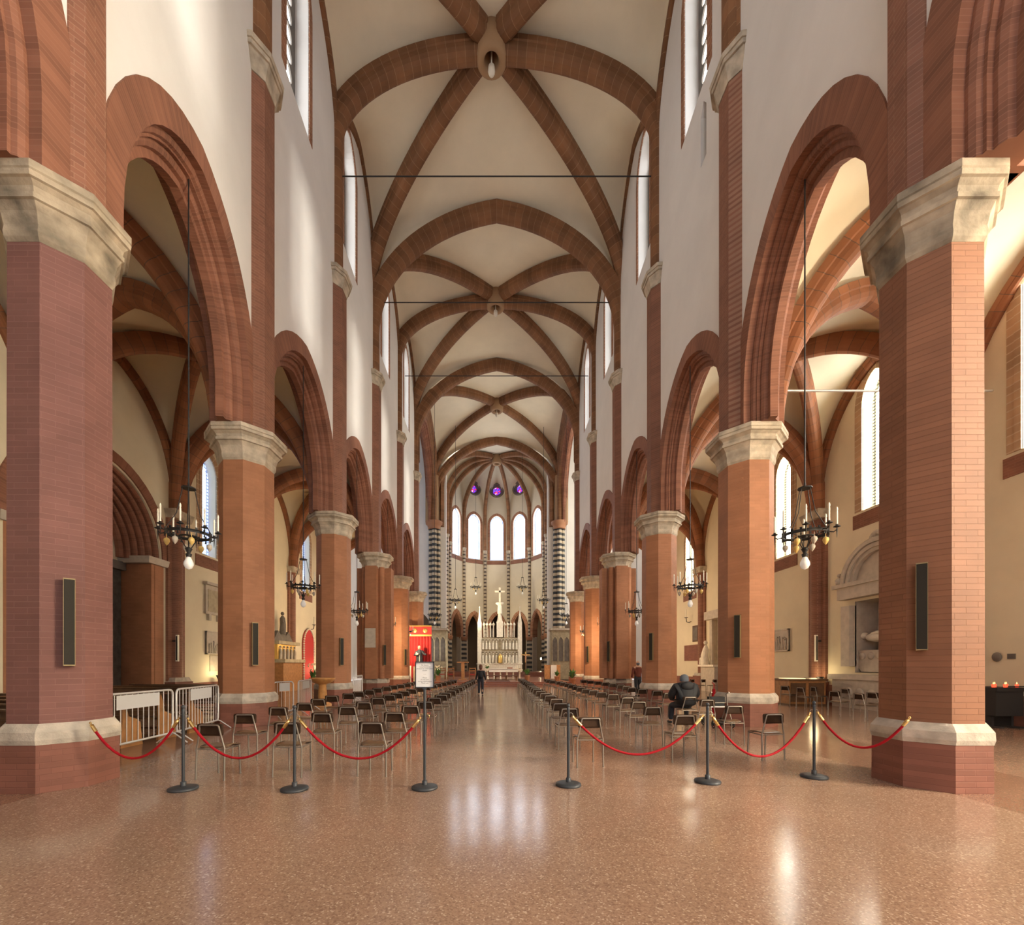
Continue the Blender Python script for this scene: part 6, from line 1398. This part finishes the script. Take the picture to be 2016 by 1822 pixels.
# person seated on the right
px_, py_ = 4.97, 11.35
t = thing('person', 'seated person in a bulky black hooded coat and grey knit cap, seen from behind', 'person', (px_, py_, 0))
O = lambda x, y, z: Vector((px_ + x, py_ + y, z))
s = Sk(); pel = s.a(O(0, -0.02, 0.58), (0.11, 0.08)); feet = []
for sg in (-1, 1):
    kn = O(sg*0.20, 0.42, 0.52); an = O(sg*0.22, 0.44, 0.10); feet.append(an)
    s.chain([(O(sg*0.12, 0.06, 0.55), 0.07), (kn, 0.072), (kn.lerp(an, 0.45), 0.062), (an, 0.042), (an + Vector((0, 0.09, -0.055)), 0.038), (an + Vector((0, 0.16, -0.06)), 0.03)], pel)
ch = s.chain([(O(0, -0.02, 0.75), (0.12, 0.09)), (O(0, 0.02, 0.93), (0.19, 0.13)), (O(0, 0.06, 1.05), (0.17, 0.10)), (O(0, 0.10, 1.13), 0.062)], pel)
arms = [(sg, O(sg*0.34, 0.12, 0.80), O(sg*0.20, 0.36, 0.66)) for sg in (-1, 1)]
for sg, el, w_ in arms: e = s.chain([(O(sg*0.23, 0.05, 1.03), 0.07), (el, 0.05), (w_, 0.033)], ch-1); hand(s, w_, (-sg*0.6, 0.8, -0.1), (0, -0.2, -1), (sg, 0.6, 0), e)
put_local('body', skin_mesh('body', s.v, s.e, s.r), 'skin', t)
s = Sk(); pel = s.a(O(0, -0.02, 0.57), (0.21, 0.16)); s.chain([(O(0, -0.02, 0.70), (0.19, 0.15))], pel)
for sg, an in zip((-1, 1), feet): kn = O(sg*0.20, 0.42, 0.52); s.chain([(O(sg*0.12, 0.08, 0.55), 0.12), (kn, 0.088), (kn.lerp(an, 0.5), 0.078), (an, 0.06)], pel)
put_local('trousers', skin_mesh('trousers', s.v, s.e, s.r), 'denim', t)
s = Sk(); c0 = s.a(O(0, -0.01, 0.88), (0.27, 0.20)); s.chain([(O(0, -0.02, 0.70), (0.29, 0.21)), (O(0, -0.02, 0.50), (0.31, 0.22))], c0); nk = s.chain([(O(0, 0.03, 1.04), (0.22, 0.15)), (O(0, 0.06, 1.12), (0.12, 0.11))], c0)
for sg, el, w_ in arms: s.chain([(O(sg*0.24, 0.04, 1.02), 0.12), (el, 0.105), (el.lerp(w_, 0.85), 0.075)], nk-1)
put_local('coat', skin_mesh('coat', s.v, s.e, s.r), 'jacket', t)
b = MB(); b.ball(O(0, -0.10, 1.05), 0.17, 14, 10, (1.05, 0.55, 0.75)); b.build('hood', 'jacket', t)
head_mesh(O(0, 0.10, 1.20)).build('head', 'skin', t)
b = MB(); b.lathe([(0.108, -0.04), (0.114, 0.0), (0.112, 0.035), (0.105, 0.04), (0.104, 0.08), (0.075, 0.125), (0.02, 0.145)], O(0, 0.095, 1.21), 18); b.build('knit_cap', 'wool', t)
for an in feet: b = MB(); b.ball(an + Vector((0, 0.06, -0.05)), 0.11, 12, 8, (0.5, 1.3, 0.42)); b.build('shoe', 'shoe', t)
# wheeled walker beside the seated person
x, y = 5.74, 11.2
t = thing('wheeled_walker', 'folding wheeled walker with a grey seat to the right of the seated person', 'walker', (x, y, 0))
b = MB()
for s_ in (-1, 1): b.tube([(x + s_*0.24, y-0.25, 0.12), (x + s_*0.22, y-0.05, 0.55), (x + s_*0.22, y+0.02, 0.85), (x + s_*0.22, y-0.12, 0.90)], 0.013, 6); b.tube([(x + s_*0.24, y+0.3, 0.12), (x + s_*0.22, y-0.02, 0.6)], 0.013, 6)
b.cyl((x-0.22, y, 0.62), (x+0.22, y, 0.62), 0.012, 6); b.build('frame', 'steel', t)
b = MB(); b.box((x, y+0.1, 0.52), (0.38, 0.26, 0.03)); b.build('seat', 'white_metal', t)
b = MB(); b.box((x, y+0.12, 0.66), (0.36, 0.22, 0.22)); b.build('bag', 'black', t)
for dx_, dy_ in ((-0.24, -0.25), (0.24, -0.25), (-0.24, 0.3), (0.24, 0.3)): b = MB(); b.tube([(x+dx_, y+dy_ + 0.085*cos(k*pi/8), 0.1 + 0.085*sin(k*pi/8)) for k in range(16)], 0.018, 6, closed=True); b.cyl((x+dx_-0.012, y+dy_, 0.1), (x+dx_+0.012, y+dy_, 0.1), 0.04, 10); b.build('wheel', 'shoe', t)
x, y = (1404-CX)*13.5/F, 13.5
b = MB(); b.tube([(x, y, 0.02), (x+0.02, y+0.03, 0.4), (x+0.05, y+0.06, 0.85)], [0.02, 0.07, 0.045], 8); b.tube([(x+0.05, y+0.06, 0.85), (x+0.06, y+0.07, 1.0), (x+0.0, y+0.07, 1.05)], 0.014, 6); tag(b.build('red_umbrella', 'rope'), 'folded red umbrella standing beyond the wheeled walker', 'umbrella')
